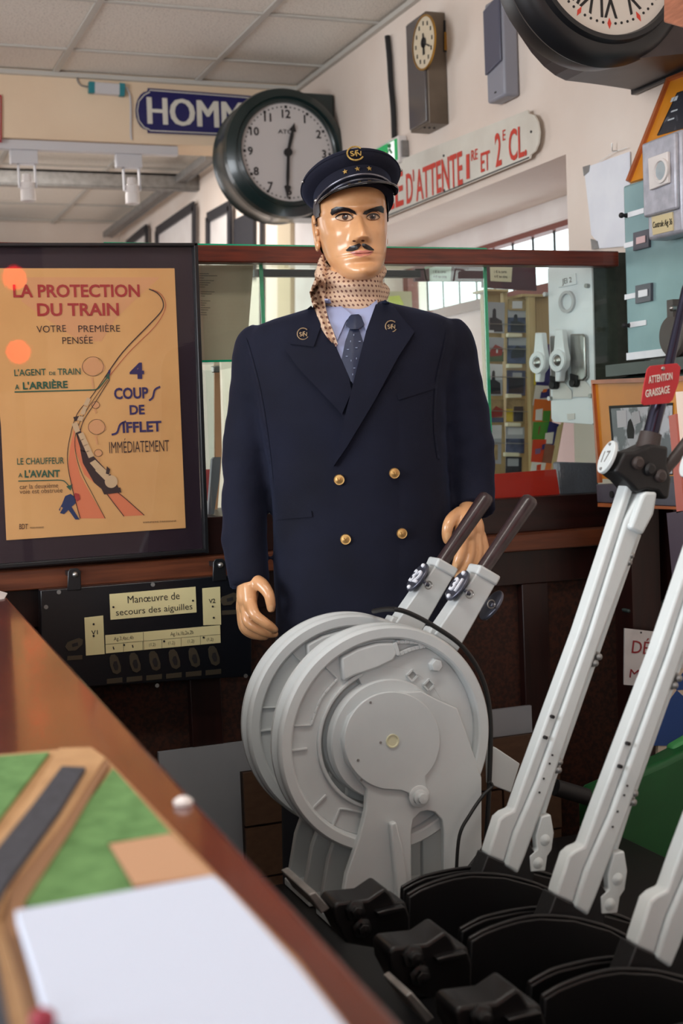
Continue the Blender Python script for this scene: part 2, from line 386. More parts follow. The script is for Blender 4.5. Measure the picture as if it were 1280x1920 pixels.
# lighting track with two white spotlights under the soffit
pl = ('Y', YS+.05)
tr = thing('lighting_track', 'pale grey lighting track under the soffit', 'light track', P(160,270,pl))
A, Z = P(-10,266,pl), P(330,268,pl); b = B(); b.box(A.x,Z.x,YS+.02,YS+.06,2.43,2.468); mk('rail', b, m_ltgrey, tr, bevel=.002)
def spot(px, lab):
    c = P(px,290,pl); s = thing('spotlight', lab, 'spotlight', (c.x, c.y, 2.43), 'white spotlights on the track')
    b = B(); b.box(c.x-.055,c.x+.055,c.y-.02,c.y+.02,2.375,2.43); mk('adaptor', b, m_ltgrey, s, bevel=.003)
    b = B()
    for k in (-1,1): b.box(c.x+.01+k*.033-.003,c.x+.01+k*.033+.003,c.y-.012,c.y+.012,2.28,2.385)
    b.box(c.x-.026,c.x+.046,c.y-.012,c.y+.012,2.372,2.380); mk('yoke', b, m_ltgrey, s)
    b = B(); b.lathe((c.x+.01,c.y,2.335), (0,0,-1), [(.0,-.0),(.018,0),(.021,.03),(.03,.034),(.031,.06),(.027,.062),(.029,.068),(.030,.108),(.024,.110),(.0,.09)], 28); mk('lamp_head', b, m_white, s, smooth=1)
spot(44, 'left white spotlight on the track, beside the picture edge'); spot(240, 'right white spotlight on the track, below the wire')
# steel beam and diagonal duct in the far room
yb = 7.2; A, Z = P(0,305,('Y',yb)), P(388,330,('Y',yb))
b = B(); b.prism([V((-1.5,yb,2.68)),V((XW,yb,2.68)),V((XW,yb+.06,2.68)),V((-1.5,yb+.06,2.68))], (0,0,-.012)); b.box(-1.5,XW,yb,yb+.006,2.60,2.68); b.box(-1.5,XW,yb,yb+.06,2.595,2.603)
mk('steel_beam', b, m_galv, label='grey galvanised steel channel running across the far room below its ceiling', cat='beam')
A = P(312,335,('Z',2.66)); b = B(); xx = 1.93
b.box(xx-.02,xx+.03,6.6,9.2,2.635,2.665); b.box(xx-.026,xx-.018,6.6,9.2,2.63,2.67); b.box(xx+.028,xx+.036,6.6,9.2,2.63,2.67)
mk('cable_duct', b, m_galv, label='grey steel cable duct running along the right wall of the far room', cat='duct', bevel=.002)
# strip lights/dark box at far left
b = B(); b.box(-.8,1.55,8.9,9.25,2.36,2.44); mk('shelf_box', b, mat('dark_grey_box', (60,60,66), .5), label='long dark pelmet box high on the far wall behind the poster', cat='pelmet')
b = B(); b.box(-.6,1.2,9.0,9.28,2.24,2.33); mk('roller_blind', b, m_ltgrey, label='white roller blind under the dark pelmet on the far wall', cat='blind')
# dark framed boards on the far right wall
pl = ('X', XW-.02)
def framed(pts, lab, bar=False):
    c = P(*pts[0], pl); t = thing('wall_board', lab, 'framed board', c, 'dark framed boards on the far wall')
    mk('backing', slab(pts, pl, .012), m_white, t)
    n = len(pts)
    for i in range(n):
        mk('frame_bar', curve_line([pts[i], pts[(i+1)%n]], pl, .05, .0, .015), m_darkp, t)
    return t
framed([(296,434),(366,386),(366,520),(296,520)], 'dark framed white board on the far wall directly above the poster corner')
framed([(392,408),(433,386),(433,520),(392,520)], 'narrow dark framed board on the far wall left of the round clock')
framed([(240,458),(277,428),(277,520),(240,520)], 'farthest dark framed board on the far wall, low above the poster')
mk('notice_board', slab([(438,412),(474,394),(474,520),(438,520)], pl, .015), m_darkp, label='plain dark panel on the far wall just left of the round clock', cat='panel')
b = slab([(520,330),(544,330),(544,960),(520,960)], pl, .03); mk('trim_3', b, mat('beige_jamb', (205,188,160), .6), kind=ST)
b = slab([(486,330),(490,330),(490,960),(486,960)], pl, .01); mk('trim_4', b, m_darkp, kind=ST)
b = slab([(553,380),(590,380),(590,960),(553,960)], pl, .02); mk('trim_5', b, m_white, kind=ST)
# ---- round clock ----
def polar_text(cl, s, r, ang, h, off, m, wd_=None):
    """numeral centred at radius r, clock angle ang (deg) on a clock facing -Y"""
    c, Y = cl; cu_ = bpy.data.curves.new('numeral', 'FONT'); cu_.body = s; cu_.size = 1; cu_.offset = off; cu_.resolution_u = 3; cu_.extrude = .0001
    ob = bpy.data.objects.new('numeral', cu_); COL.objects.link(ob)
    me = bpy.data.meshes.new_from_object(ob.evaluated_get(bpy.context.evaluated_depsgraph_get())); bpy.data.objects.remove(ob, do_unlink=True)
    xs = [q.co.x for q in me.vertices]; ys = [q.co.y for q in me.vertices]; mx, my = (min(xs)+max(xs))/2, (min(ys)+max(ys))/2
    sc = h/(max(ys)-min(ys)); a = math.radians(ang)
    for q in me.vertices:
        q.co = V((c.x+r*math.sin(a)+(q.co.x-mx)*sc*(wd_ or 1), Y-(.0008 if q.co.z > 0 else 0), c.z+r*math.cos(a)+(q.co.y-my)*sc))
    bm = bmesh.new(); bm.from_mesh(me); bpy.data.meshes.remove(me); return bm
yc = 5.08; c = P(539,286,('Y',yc)); Rd = (P(625,283,('Y',yc))-P(453,289,('Y',yc))).length/2; Ro = Rd*1.30
ck = thing('station_clock', 'round dark green station clock with white dial and arabic numerals, showing half past twelve', 'clock', (XW-.02, yc+.14, c.z))
b = B(); prof = [(Rd*.99,.006),(Rd*1.0,-.012),(Rd*1.03,-.016),(Rd*1.10,-.010),(Rd*1.12,-.018),(Rd*1.17,-.014),(Ro,.006),(Ro*1.02,.03),(Ro*.995,.04),(Ro*.99,.18),(Ro*1.01,.19),(Ro*.9,.2),(.01,.2)]
b.lathe((c.x,yc,c.z), (0,1,0), prof, 72); mk('case', b, m_greenk, ck, smooth=1)
b = B(); b.box(c.x,XW-.005,yc+.05,yc+.185,c.z-Ro*.98,c.z+Ro*1.0); b.box(c.x+.02,XW-.02,yc+.03,yc+.05,c.z-Ro*.9,c.z+Ro*.98); mk('wall_bracket', b, m_greenk, ck, bevel=.006)
b = B(); b.lathe((c.x,yc+.001,c.z), (0,1,0), [(0,0),(Rd,0),(Rd,.01),(0,.01)], 64); mk('dial', b, m_dial, ck)
for k in range(1, 13):
    mk('numeral', polar_text((c, yc), str(k), Rd*.80 if k not in (12,6) else Rd*.78, k*30, Rd*.17, .02, m_ink), m_ink, ck)
b = B()
for k in range(60):
    a = 2*PI*k/60; p = V((c.x+Rd*.92*math.sin(a), yc, c.z+Rd*.92*math.cos(a))); s = .0052 if k % 5 == 0 else .0026; b.box(p.x-s,p.x+s,yc-.001,yc,p.z-s,p.z+s)
mk('minute_marks', b, m_ink, ck, kind='stuff')
mk('lettering', polar_text((V((c.x-.006,0,c.z)), yc), 'ATO', Rd*.42, 0, Rd*.085, .01, m_ink, 1.3), m_ink, ck)
def hand(cl, ang, L, w, kind, par, yo, m=None, tail=.0):
    c_, Y = cl; a = math.radians(ang); d = V((math.sin(a),0,math.cos(a))); s = V((math.cos(a),0,-math.sin(a))); b = B()
    if kind == 'lance': pr = [(0,w*.9),(L*.55,w*1.1),(L*.70,w*.8),(L*.74,w*2.2),(L*.85,w*1.1),(L*1.0,w*.05)]
    else: pr = [(-tail,w),(L*.8,w*.6),(L,w*.2)]
    pts = [c_+d*h+s*q for h, q in pr]+[c_+d*h-s*q for h, q in pr[::-1]]
    b.prism([V((p.x, Y-yo, p.z)) for p in pts], (0,-.002,0)); return mk('hand', b, m or m_ink, par)
hand((c, yc), 15, Rd*.62, .0068, 'lance', ck, .006); hand((c, yc), 184, Rd*.95, .0065, 'lance', ck, .009)
b = B(); b.cyl((c.x,yc,c.z),(c.x,yc-.014,c.z),.0165); mk('hand_boss', b, m_ink, ck, smooth=1)
# ---- big black clock, top right ----
yc = 2.57; c = P(1142,-91,('Y',yc)); Rd = .178; Ro = .232
m_iron = mat('brown_black_iron', (72,64,64), .45, .3, nz=10, col2=(58,50,50))
ck = thing('station_clock', 'large black station clock with roman numerals, cut off by the top right corner', 'clock', (XW-.02, yc+.3, 2.1))
b = B(); b.lathe((c.x,yc,c.z), (0,1,0), [(Rd*.99,.012),(Rd*1.02,-.004),(Rd*1.08,-.004),(Rd*1.11,.01),(Rd*1.2,.012),(Ro,.03),(Ro*1.03,.05),(Ro*1.0,.07),(Ro*.97,.09)], 96); mk('bezel', b, m_blackm if 0 else m_black, ck, smooth=1)
pb = P(1190,169,('X',XW-.01)); zb = pb.z; yb2 = pb.y; yf2 = 2*(yc+.07)-yb2; rings = []
for k in range(13):
    u = k/12; x = c.x-.17+(XW-.006-c.x+.17)*u; dx = c.x-x
    hb = math.sqrt(max(Ro*Ro-dx*dx,0)) if dx > 0 else Ro
    w = .045+max(0,(x-c.x+.17)/(XW-.006-c.x+.17))**1.15*((yb2-yf2)/2-.045)
    g = max(0,(x-c.x)/(XW-c.x)); zl = (c.z-hb*.985)*(1-g)+zb*g; zh = c.z+hb*.98
    rings.append([V((x,yc+.04,zl)),V((x,yc+.07+w,zl)),V((x,yc+.07+w,zh)),V((x,yc+.04,zh))])
b = B(); b.loft(rings); mk('bracket', b, m_iron, ck)
b = B(); b.lathe((c.x,yc+.03,c.z), (0,1,0), [(0,.0),(Ro*.99,0),(Ro*1.02,.03),(Ro*.99,.085),(0,.085)], 96); mk('drum', b, m_black, ck, smooth=1)
b = B(); b.box(XW-.02,XW-.004,yc+.036,yb2+.006,zb-.012,zb+.02); mk('wall_plate', b, m_black, ck, bevel=.003)
b = B(); b.lathe((c.x,yc+.008,c.z), (0,1,0), [(0,0),(Rd,0),(Rd,.01),(0,.01)], 64); mk('dial', b, mat('cream_dial', (214,205,194), .5), ck)
rom = ['I','II','III','IIII','V','VI','VII','VIII','IX','X','XI','XII']
def roman(k):
    bm = polar_text((V((0,0,0)), 0), rom[k-1], 0, 0, .048, .012, m_ink, .8)
    a = math.radians(k*30); bmesh.ops.rotate(bm, verts=bm.verts, cent=(0,0,0), matrix=Matrix.Rotation(a, 3, 'Y'))
    bmesh.ops.translate(bm, verts=bm.verts, vec=V((c.x+Rd*.66*math.sin(a), yc+.008, c.z+Rd*.66*math.cos(a)))); return bm
for k in range(1, 13): mk('numeral', roman(k), m_ink, ck)
b = B(); r_ = B()
for k in range(60):
    a = 2*PI*k/60; p = V((c.x+Rd*.86*math.sin(a), yc+.008, c.z+Rd*.86*math.cos(a)))
    if k % 5: b.cyl(p, p-V((0,.001,0)), .0032, n=8)
    else:
        d = V((math.sin(a),0,math.cos(a))); s = V((d.z,0,-d.x)); r_ = B(); r_.prism([p+d*.012, p+s*.005, p-d*.012, p-s*.005], (0,-.001,0)); mk('hour_mark', r_, m_red, ck)
mk('minute_marks', b, m_ink, ck, kind='stuff')
hand((c, yc+.008), 214, Rd*.66, .006, 'lance', ck, .004); hand((c, yc+.008), 348, Rd*.9, .005, 'lance', ck, .007)
b = B(); b.cyl((c.x,yc+.008,c.z),(c.x,yc-.006,c.z),.014); mk('hand_boss', b, m_ink, ck, smooth=1)
# small wooden corner at the very top right
pl = ('X', 1.62); b = slab([(1244,-30),(1243,42),(1300,58),(1300,-30)], pl, .05); mk('wooden_case', b, mat('oak_wood', (176,112,84), .45, nz=20, col2=(140,84,60), stretch=(1,1,6)), label='corner of a light oak case hanging at the top right edge of the picture', cat='wooden case', bevel=.003)
# ---- wall clock recorder ----
x1 = XW-.075; y1_ = 4.10; A = P(820,20,('X',x1)); y2 = P(765,150,('X',x1)).y; z0 = P(820,222,('X',x1)).z; z1 = P(820,3,('X',x1)).z
t = thing('wall_clock', 'narrow brown time recorder clock box with a cream dial on the wall', 'clock', (XW-.04, (y1_+y2)/2, z0))
b = B(); b.box(x1+.002,XW-.002,y1_,y2,z0,z1); mk('case', b, mat('brown_bronze_case', (112,98,84), .4, .3, nz=8, col2=(90,78,66)), t, bevel=.003)
b = B(); b.box(x1-.006,x1+.004,y1_+.008,y2-.008,z0+.008,z1-.008); mk('glazed_door', b, mat('smoked_glass_door', (84,78,78), .12, coat=.5), t, bevel=.002)
cc = P(796,80,('X',x1-.008)); ry = .083
b = B(); b.lathe(cc, (-1,0,0), [(0,0),(ry,0),(ry,.003),(0,.003)], 40); mk('dial', b, mat('aged_dial', (216,200,172), .5), t)
b = B(); b.lathe(cc, (-1,0,0), [(ry,0),(ry+.006,0),(ry+.006,.005),(ry,.005)], 40); mk('dial_rim', b, m_brass, t, smooth=1)
b = B()
for k in range(12):
    a = 2*PI*k/12; p = cc+V((-.0035, .063*math.sin(a), .063*math.cos(a))); b.obox(p, (.002,.007,.013))
b.prism([cc+V((-.005,.006,-.04)),cc+V((-.005,-.006,-.04)),cc+V((-.005,-.003,.03)),cc+V((-.005,.003,.03))], (-.002,0,0)); b.cyl(cc+V((-.003,0,0)),cc+V((-.007,0,0)),.017)
b.prism([cc+V((-.007,.002,.0)),cc+V((-.007,-.002,.0)),cc+V((-.007,-.05,-.022)),cc+V((-.007,-.048,-.027))], (-.001,0,0))
mk('hands_and_marks', b, m_ink, t, kind='stuff')
q = quad([(831,38),(850,38),(850,98),(831,97)], ('Y', y1_-.001)); b = B(); b.prism(q, (0,.004,0)); mk('side_window', b, m_blackm, t)
b = B(); b.prism(quad([(833,60),(838,60),(838,94),(833,94)], ('Y', y1_-.004)), (0,.002,0)); mk('movement', b, m_brass, t)
b = B()
for k in (0,1,2): b.cyl((x1+.012+.018*k, y1_+.06, z0),(x1+.012+.018*k, y1_+.06, z0-.003),.004, n=10)
mk('key_holes', b, m_ink, t, kind='stuff')
# ---- grey wall unit ----
x1 = XW-.055; ya = P(943,100,('X',x1)).y; yb_ = P(910,100,('X',x1)).y; z0 = P(943,180,('X',x1)).z; z1 = P(930,-6,('X',x1)).z; zm = P(930,120,('X',x1)).z
t = thing('wall_light', 'slim grey wall unit with a darker cover, right of the brown clock box', 'wall unit', (XW-.03, (ya+yb_)/2, z0))
b = B(); b.box(x1,XW-.002,ya,yb_,z0,z1); mk('housing', b, mat('grey_unit', (142,142,152), .4), t, bevel=.008)
b = B(); b.prism([V((x1-.008,ya+.004,zm)),V((x1-.008,yb_-.004,zm-.02)),V((x1-.008,yb_-.004,z1-.02)),V((x1-.008,ya+.004,z1-.0))], (.008,0,0)); mk('cover', b, mat('darker_grey_unit', (88,88,104), .35), t, bevel=.005)
mk('lettering', B().box(x1-.001,x1,ya+.05,ya+.062,z0+.02,z0+.025), m_ink, t)
# ---- cable conduit ----
pl = ('X', XW-.015); b = B(); b.tube(quad(spl([(726,68),(730,110),(733,160),(737,205),(739,258)],4), pl), .011, 8); mk('conduit', b, m_blackm, label='black cable conduit coming down the wall to the green exit sign', cat='cable', smooth=1)
# ---- emergency exit sign ----
xe = XW-.038; pl = ('X', xe)
t = thing('exit_sign', 'green emergency exit sign with white running figure, behind the cap', 'exit sign', P(748,300,pl))
qe = quad([(703,273),(746,253),(748,304),(705,333)], pl); ya, yb_ = qe[1].y, qe[0].y; z0, z1 = (qe[2].z), (qe[1].z)
b = B(); b.box(xe,XW-.003,ya,yb_,z0,z1); mk('housing', b, m_white, t, bevel=.004)
b = B(); b.box(xe-.003,xe+.001,ya+.01,yb_-.004,z0+.012,z1-.01); mk('green_face', b, mat('exit_green', (20,150,80), .4, emit=((20,150,80),.35)), t)
hh = z1-z0; wy = yb_-ya
def eb(y0_, y1__, za, zb_): return (ya+wy*y0_, ya+wy*y1__, z0+hh*za, z0+hh*zb_)
m_ew = mat('exit_white', (235,240,235), .4, emit=((235,240,235),.5)); f = B(); Ye = lambda a: ya+wy*a; Ze = lambda a: z0+hh*a
f.prism([V((xe-.004,Ye(.14),Ze(.14))),V((xe-.004,Ye(.40),Ze(.14))),V((xe-.004,Ye(.40),Ze(.86))),V((xe-.004,Ye(.14),Ze(.86)))], (.002,0,0)); mk('door_pictogram', f, m_ew, t)
f = B(); xx = xe-.007
for pts in ([(.34,.62),(.30,.66),(.50,.34),(.54,.38)], [(.30,.64),(.36,.66),(.26,.42),(.20,.44)], [(.48,.38),(.54,.36),(.62,.18),(.56,.16)], [(.44,.40),(.50,.40),(.40,.18),(.34,.20)]):
    f.prism([V((xx,Ye(a),Ze(c_))) for a, c_ in pts], (.002,0,0))
f.ball((xx,Ye(.30),Ze(.74)), .008, n=10); mk('running_figure', f, mat('exit_figure', (24,110,60), .4), t)
f = B(); f.prism([V((xx,Ye(a),Ze(c_))) for a, c_ in [(.90,.5),(.72,.72),(.72,.58),(.5,.58),(.5,.42),(.72,.42),(.72,.28)]], (.003,0,0)); mk('arrow', f, mat('exit_yellow', (250,200,30), .4, emit=((255,190,20),.9)), t)
f = B(); f.box(xe+.01,XW-.003,ya-.010,ya,z0+.02,z1-.02); mk('side_grille', f, m_galv, t)
# ---- SALLE D'ATTENTE sign ----
pl = ('X', XW-.025)
t = thing('enamel_sign', "long white enamel sign with red letters SALLE D'ATTENTE 1RE ET 2E CL. above the doorway", 'sign', P(860,330,pl))
TL, TR, BR, BL = (655,337), (989,206), (993,297), (655,436)
pts = [TL, TR, (990,213), (1001,216), (1008,228), (1011,247), (1009,268), (1003,283), (994,290), BR, BL]
mk('plate', slab(pts, pl, .005), m_enam, t); 
mk('border', curve_line([(657,433),(992,295)], pl, .004, .0008), m_black, t)
def redt(s, a, z_, h, bold=.012): letter(s, a, z_, h, pl, m_red, t, off=.0015, bold=bold)
redt('SALLE', (672,416), (757,383), 60); redt("D'", (763,382), (778,376), 56); redt('ATTENTE', (781,377), (868,344), 58)
redt('1', (875,337), (881,335), 49, -.01); redt('RE', (884,302), (896,298), 20, .006); redt('ET', (902,323), (919,317), 36)
redt('2', (930,313), (941,308), 62); redt('E', (943,264), (948,262), 20, .006); redt('CL.', (955,303), (988,290), 58)
for p in ((996,247),(832,292),(833,357)): b = B(); q = P(*p, pl); b.cyl(q, q+V((-.003,0,0)), .004, n=10); mk('rivet', b, m_ink, t)
# ---- white paper sheet on the wall ----
pl = ('X', XW-.006); t = thing('paper_sheet', 'blank white plastic sheet pinned to the wall above the rail end', 'sheet', P(1130,460,pl))
pts = [(1094,315),(1180,284),(1180,461),(1123,466),(1118,452),(1108,440),(1104,400)]
mk('sheet', slab(pts, pl, .002), mat('white_sheet', (238,240,246), .25, nz=9, col2=(226,228,238), bump=(12,.3,.003)), t)
b = B(); p = P(1152,283,('X',XW-.01)); b.tube([p+V((.008,0,0)), p+V((-.008,0,0)), p+V((-.008,0,.02))], .0018, 6)
b.tube([P(1123,303,('X',XW-.012)), P(1150,285,('X',XW-.014)), P(1175,277,('X',XW-.012))], .0008, 5); mk('hook_and_string', b, m_steel, t)
b = B(); q = slab([(1093,313),(1106,309),(1104,322),(1095,330)], pl, .002, .002); mk('torn_corner', q, m_galv, t)
q = slab([(1108,448),(1120,452),(1123,466),(1110,468)], pl, .002, .002); mk('torn_corner', q, m_galv, t)
# ---------------- apparatus on the right ----------------
m_pale = mat('pale_green_metal', (150,182,184), .42, .2, nz=5, col2=(120,152,156), bump=(60,.15,.001), thr=(.3,.75))
m_gray = mat('silver_grey_hammered_paint', (190,190,200), .35, .25, nz=40, col2=(165,166,176), bump=(200,.2,.001))
m_dgreen = mat('dark_grey_green_metal', (62,64,56), .5, nz=60, col2=(50,52,46))
m_bright = mat('worn_white_metal', (244,246,250), .35, 0, nz=9, col2=(220,223,232), thr=(.5,.85))
m_label = mat('cream_label', (222,205,160), .55); m_dk = mat('dark_grey_plastic', (74,74,84), .35)
m_orange = mat('orange_painted_wood', (226,146,42), .4, nz=6, col2=(204,126,30)); m_orangew = mat('orange_brown_moulding', (186,104,58), .35, nz=14, col2=(160,84,44))
# pale green cabinet against the wall
XG = 1.90; pl = ('X', XG)
q = quad([(1167,349),(1173,676)], pl); yG = q[0].y; zt, zb = q[0].z, q[1].z; yE = 2.30
cab = thing('signal_cabinet', 'pale green metal relay cabinet against the right wall, behind the red tag', 'cabinet', ((XG+XW)/2, (yG+yE)/2, zb-.06))
b = B(); b.box(XG,XW-.004,yE,yG,zb,zt); mk('body', b, m_pale, cab, bevel=.006)
zb0 = zb; b = B(); b.box(XG-.004,XG+.02,yE,yG-.002,zb,zb+.018); mk('bottom_flange', b, m_bright, cab)
def xlab(p, w, h, m, th=.003, nm='label_plate', off=.0):
    """small plate centred at pixel p, w,h in px"""
    x, y = p; s = -(850-y)/(x+340) if 0 else (y-850)/(x+340)
    pts = [(x-w/2,y-h/2-w/2*s),(x+w/2,y-h/2+w/2*s),(x+w/2,y+h/2+w/2*s),(x-w/2,y+h/2-w/2*s)]
    return mk(nm, slab(pts, pl, th, th+off), m, cab, bevel=.0006)
for p, w in (((1193,399),30),((1183,458),24),((1185,555),26),((1197,607),30)): xlab(p, w, 10, m_bright)
for p in ((1175,404),(1181,610)):
    q = P(*p, pl); b = B(); b.cyl(q, q+V((-.012,0,0)), .006, .004, 12); b.ball(q+V((-.016,0,0)), .007, n=10); mk('knob', b, m_ink, cab, smooth=1)
for p, wm in (((1206,450), m_pink), ((1210,550), m_bright)):
    xlab(p, 29, 34, m_dk, .008, 'indicator_frame'); xlab((p[0]+1,p[1]), 17, 13, wm, .002, 'indicator_window', .0085)
# round dark handle low on the cabinet
qc = P(1270,630,pl); b = B(); b.lathe(qc, (-1,0,0), [(0,0),(.050,0),(.052,.012),(.046,.02),(.04,.021),(0,.024)], 32); b.box(qc.x-.02,qc.x,qc.y-.012+.0,qc.y+.012,qc.z+.04,qc.z+.085); mk('rotary_handle', b, mat('brown_grey_iron', (84,76,72), .5), cab, smooth=1)
q = P(1274,578,pl); b = B(); b.cyl(q, q+V((-.02,0,0)), .006, n=12); b.ball(q+V((-.022,0,0)), .007, n=10); mk('screw', b, m_steel, cab, smooth=1)
# silver grey control box fixed on the cabinet face
XB = 1.84; pb = ('X', XB)
yl, yr = P(1212,380,pb).y, P(1268,380,pb).y; zt2, zb2 = P(1230,258,pb).z, P(1230,448,pb).z
bx = thing('control_box', 'silver grey box with round lens and cream label Controle Aig on the pale green cabinet', 'control box', ((XB+XG)/2, (yl+yr)/2, zb2))
b = B(); b.box(XB,XG-.004,yr-.02,yl,zb2,zt2); mk('housing', b, m_gray, bx, bevel=.008)
zs = P(1230,404,pb).z
b = B(); b.box(XB-.012,XB+.002,yr-.014,yl-.002,zs,zt2-.006); mk('cover', b, m_gray, bx, bevel=.005)
XB2 = XB-.013; p2 = ('X', XB2)
q = quad([(1219,297),(1256,284),(1257,343),(1222,357)], p2); b = B(); b.prism([v+V((-.008,0,0)) for v in q], (.009,0,0)); mk('lens_plate', b, m_white, bx, bevel=.002)
qc = P(1240,320,('X',XB2-.008)); b = B(); b.lathe(qc, (-1,0,0), [(.021,0),(.028,0),(.028,.005),(.022,.006),(.020,.001)], 36); mk('lens_ring', b, m_white, bx, smooth=1)
b = B(); b.lathe(qc, (-1,0,0), [(0,0),(.021,0),(.0205,.002),(0,.003)], 36); mk('lens', b, mat('lens_glass', (168,180,186), .08, coat=1), bx, smooth=1)
q = quad([(1223,403+4),(1262,397),(1263,432),(1225,441)], pb); b = B(); b.prism([v+V((-.003,0,0)) for v in q], (.004,0,0)); mk('label_plate', b, m_label, bx)
letter('Controle Aig 36', (1226,428), (1262,421), 12, pb, m_ink, bx, off=.0035, bold=-.004)
b = B(); b.cyl((XB+.03,yr+.0,zb2),(XB+.03,yr+.0,zb2-.02),.008,.005,12); mk('screw', b, mat('brown_screw', (90,46,40), .5), bx)
# leaning orange framed print on top of the cabinet
e0, e1 = P(1181,343,('X',1.925)), None
lean = math.radians(22); zz = zt+.002; y_l = P(1181,343,('X',XG+.025)).y
n = V((-math.cos(lean),0,math.sin(lean))); up = V((math.sin(lean),0,math.cos(lean))); o0 = V((XG+.02, y_l, zz))
# its outline: solve the slanting left edge in the leaning plane
pf = ('N', o0, n); q = quad([(1181,343),(1277,152),(1330,132),(1330,300)], pf)
fr = thing('framed_print', 'orange framed dark print leaning against the wall on top of the pale green cabinet', 'framed print', (XG+.03, y_l-.1, zz))
mk('mount', slab([(1181,343),(1258,150),(1330,122),(1330,300)], pf, .008, .004), m_orange, fr)
mk('print', slab([(1236,256),(1273,177),(1330,158),(1330,230)], pf, .002, .0065), mat('dark_print', (44,46,54), .4, nz=60, col2=(90,92,100), thr=(.6,.7)), fr)
mk('moulding', curve_line([(1182,342),(1257,152),(1330,124)], pf, .014, .0, .012), m_orangew, fr)
mk('inner_line', curve_line([(1236,256),(1273,177),(1330,158)], pf, .003, .0066, .001), m_ink, fr)
for j, (a, c_) in enumerate((((1262,190),9),((1262,212),5),((1256,228),8))):
    b = curve_line([(a[0],a[1]),(a[0]+12,a[1]-4)], pf, .012 if j == 0 else .004, .007, .0005); mk('drawing', b, mat('pale_print_ink', (190,196,200), .6), fr)
# ---- worn white signal box behind the rail ----
xc, yc_ = 1.86, 2.975; th = math.radians(12); ux = V((-math.sin(th), math.cos(th), 0)); nx = V((-math.cos(th), -math.sin(th), 0))
c0 = P(1110,600,('Y',yc_)); pf = ('N', c0, nx); q = quad([(1023,500),(1110,500),(1114,795),(1033,789)], pf)
sb = thing('signal_box', 'worn white metal signal box with two round handles behind the rail end', 'signal box', (c0.x+.06, c0.y+.1, q[2].z))
ztp = P(1060,482,pf).z; zbt = q[2].z
w = (q[0]-q[1]).length; a = V((c0.x,c0.y,0)); b_ = a+ux*w
pts = [(1026,504),(1030,500),(1106,498),(1109,503),(1115,790),(1110,796),(1038,791),(1033,785)]
mk('door_plate', slab(pts, pf, .006), m_bright, sb, bevel=.001)
b = B(); dd = -nx*.16; bb = [a-nx*.006+ux*.0, a-nx*.006+ux*w*.96, a-nx*.006+ux*w*.96-nx*.14, a-nx*.006-nx*.0+V((.075,-.004,0))+ux*0]
zq = P(1150,724,('X',1.9)).z
b.prism([V((v.x,v.y,zbt+.05)) for v in [a-nx*.006, b_-nx*.006-ux*.02, b_-nx*.1-ux*.02, V((XW-.02, c0.y+.16,0)), V((XW-.02, c0.y-.01,0))]], (0,0,ztp-zbt-.05)); mk('housing', b, m_dgreen, sb)
mk('name_plate', slab([(1047,518),(1080,512),(1082,533),(1049,539)], pf, .003, .004), m_bright, sb, bevel=.0005)
letter('JEI 2', (1056,533), (1074,529), 10, pf, m_galv, sb, off=.0045, bold=.01)
qc = P(1065,566,pf); b = B(); b.lathe(qc, nx, [(.021,0),(.029,0),(.029,.008),(.021,.008),(.021,0)], 36); mk('round_window_ring', b, m_ltgrey, sb, smooth=1)
for p in ((1025,552),(1103,536),(1033,747),(1110,742)):
    qq = P(*p, pf); b = B(); b.cyl(qq, qq+nx*.01, .006, n=12); mk('screw', b, m_steel, sb, smooth=1)
mk('label_plate', slab([(1064,776),(1078,775),(1078,786),(1065,787)], pf, .002, .003), m_white, sb)
for (x, y), s in (((1032,664),1), ((1070,660),1.06)):
    hh = slab([(x+6,y-34),(x+30,y-34),(x+34,y-28),(x+36,y+48),(x+30,y+54),(x+8,y+52)], pf, .012, .016); mk('handle_guard', hh, m_steel, sb, bevel=.004)
    arm = slab([(x-6*s,y-40*s),(x+6*s,y-40*s),(x+9*s,y-10),(x+13*s,y+10*s),(x+11*s,y+26*s),(x+4*s,y+36*s),(x+2*s,y+52*s),(x-6*s,y+52*s),(x-6*s,y+36*s),(x-11*s,y+24*s),(x-11*s,y+8*s),(x-8*s,y-10)], pf, .02, .045); h_ = mk('handle_arm', arm, m_bright, sb, bevel=.003)
    qq = P(x,y+16,pf)+nx*.045; b = B(); b.lathe(qq, nx, [(0,.002),(.017,.002),(.017,.006),(.0285,.006),(.0300,0),(.0,-.001)], 28); mk('handle_boss', b, m_bright, h_, smooth=1)
    b = B(); b.ball(qq-nx*.004, (.016,.016,.016), n=16); mk('lens_cap', b, m_steel, h_, smooth=1)
    b = B(); qq = P(x+14,y+58,pf); b.cyl(qq, qq+nx*.025, .011, n=14); b.prism([P(x+8,y+40,pf)+nx*.01,P(x+22,y+44,pf)+nx*.01,P(x+20,y+64,pf)+nx*.01,P(x+8,y+64,pf)+nx*.01], nx*.01); mk('latch', b, m_ink, sb, bevel=.002)
    mk('paper_flap', slab([(x+6,y+64),(x+26,y+44+6),(x+42,y+70),(x+42,y+84),(x+6,y+84)], pf, .001, .005), m_white, sb)
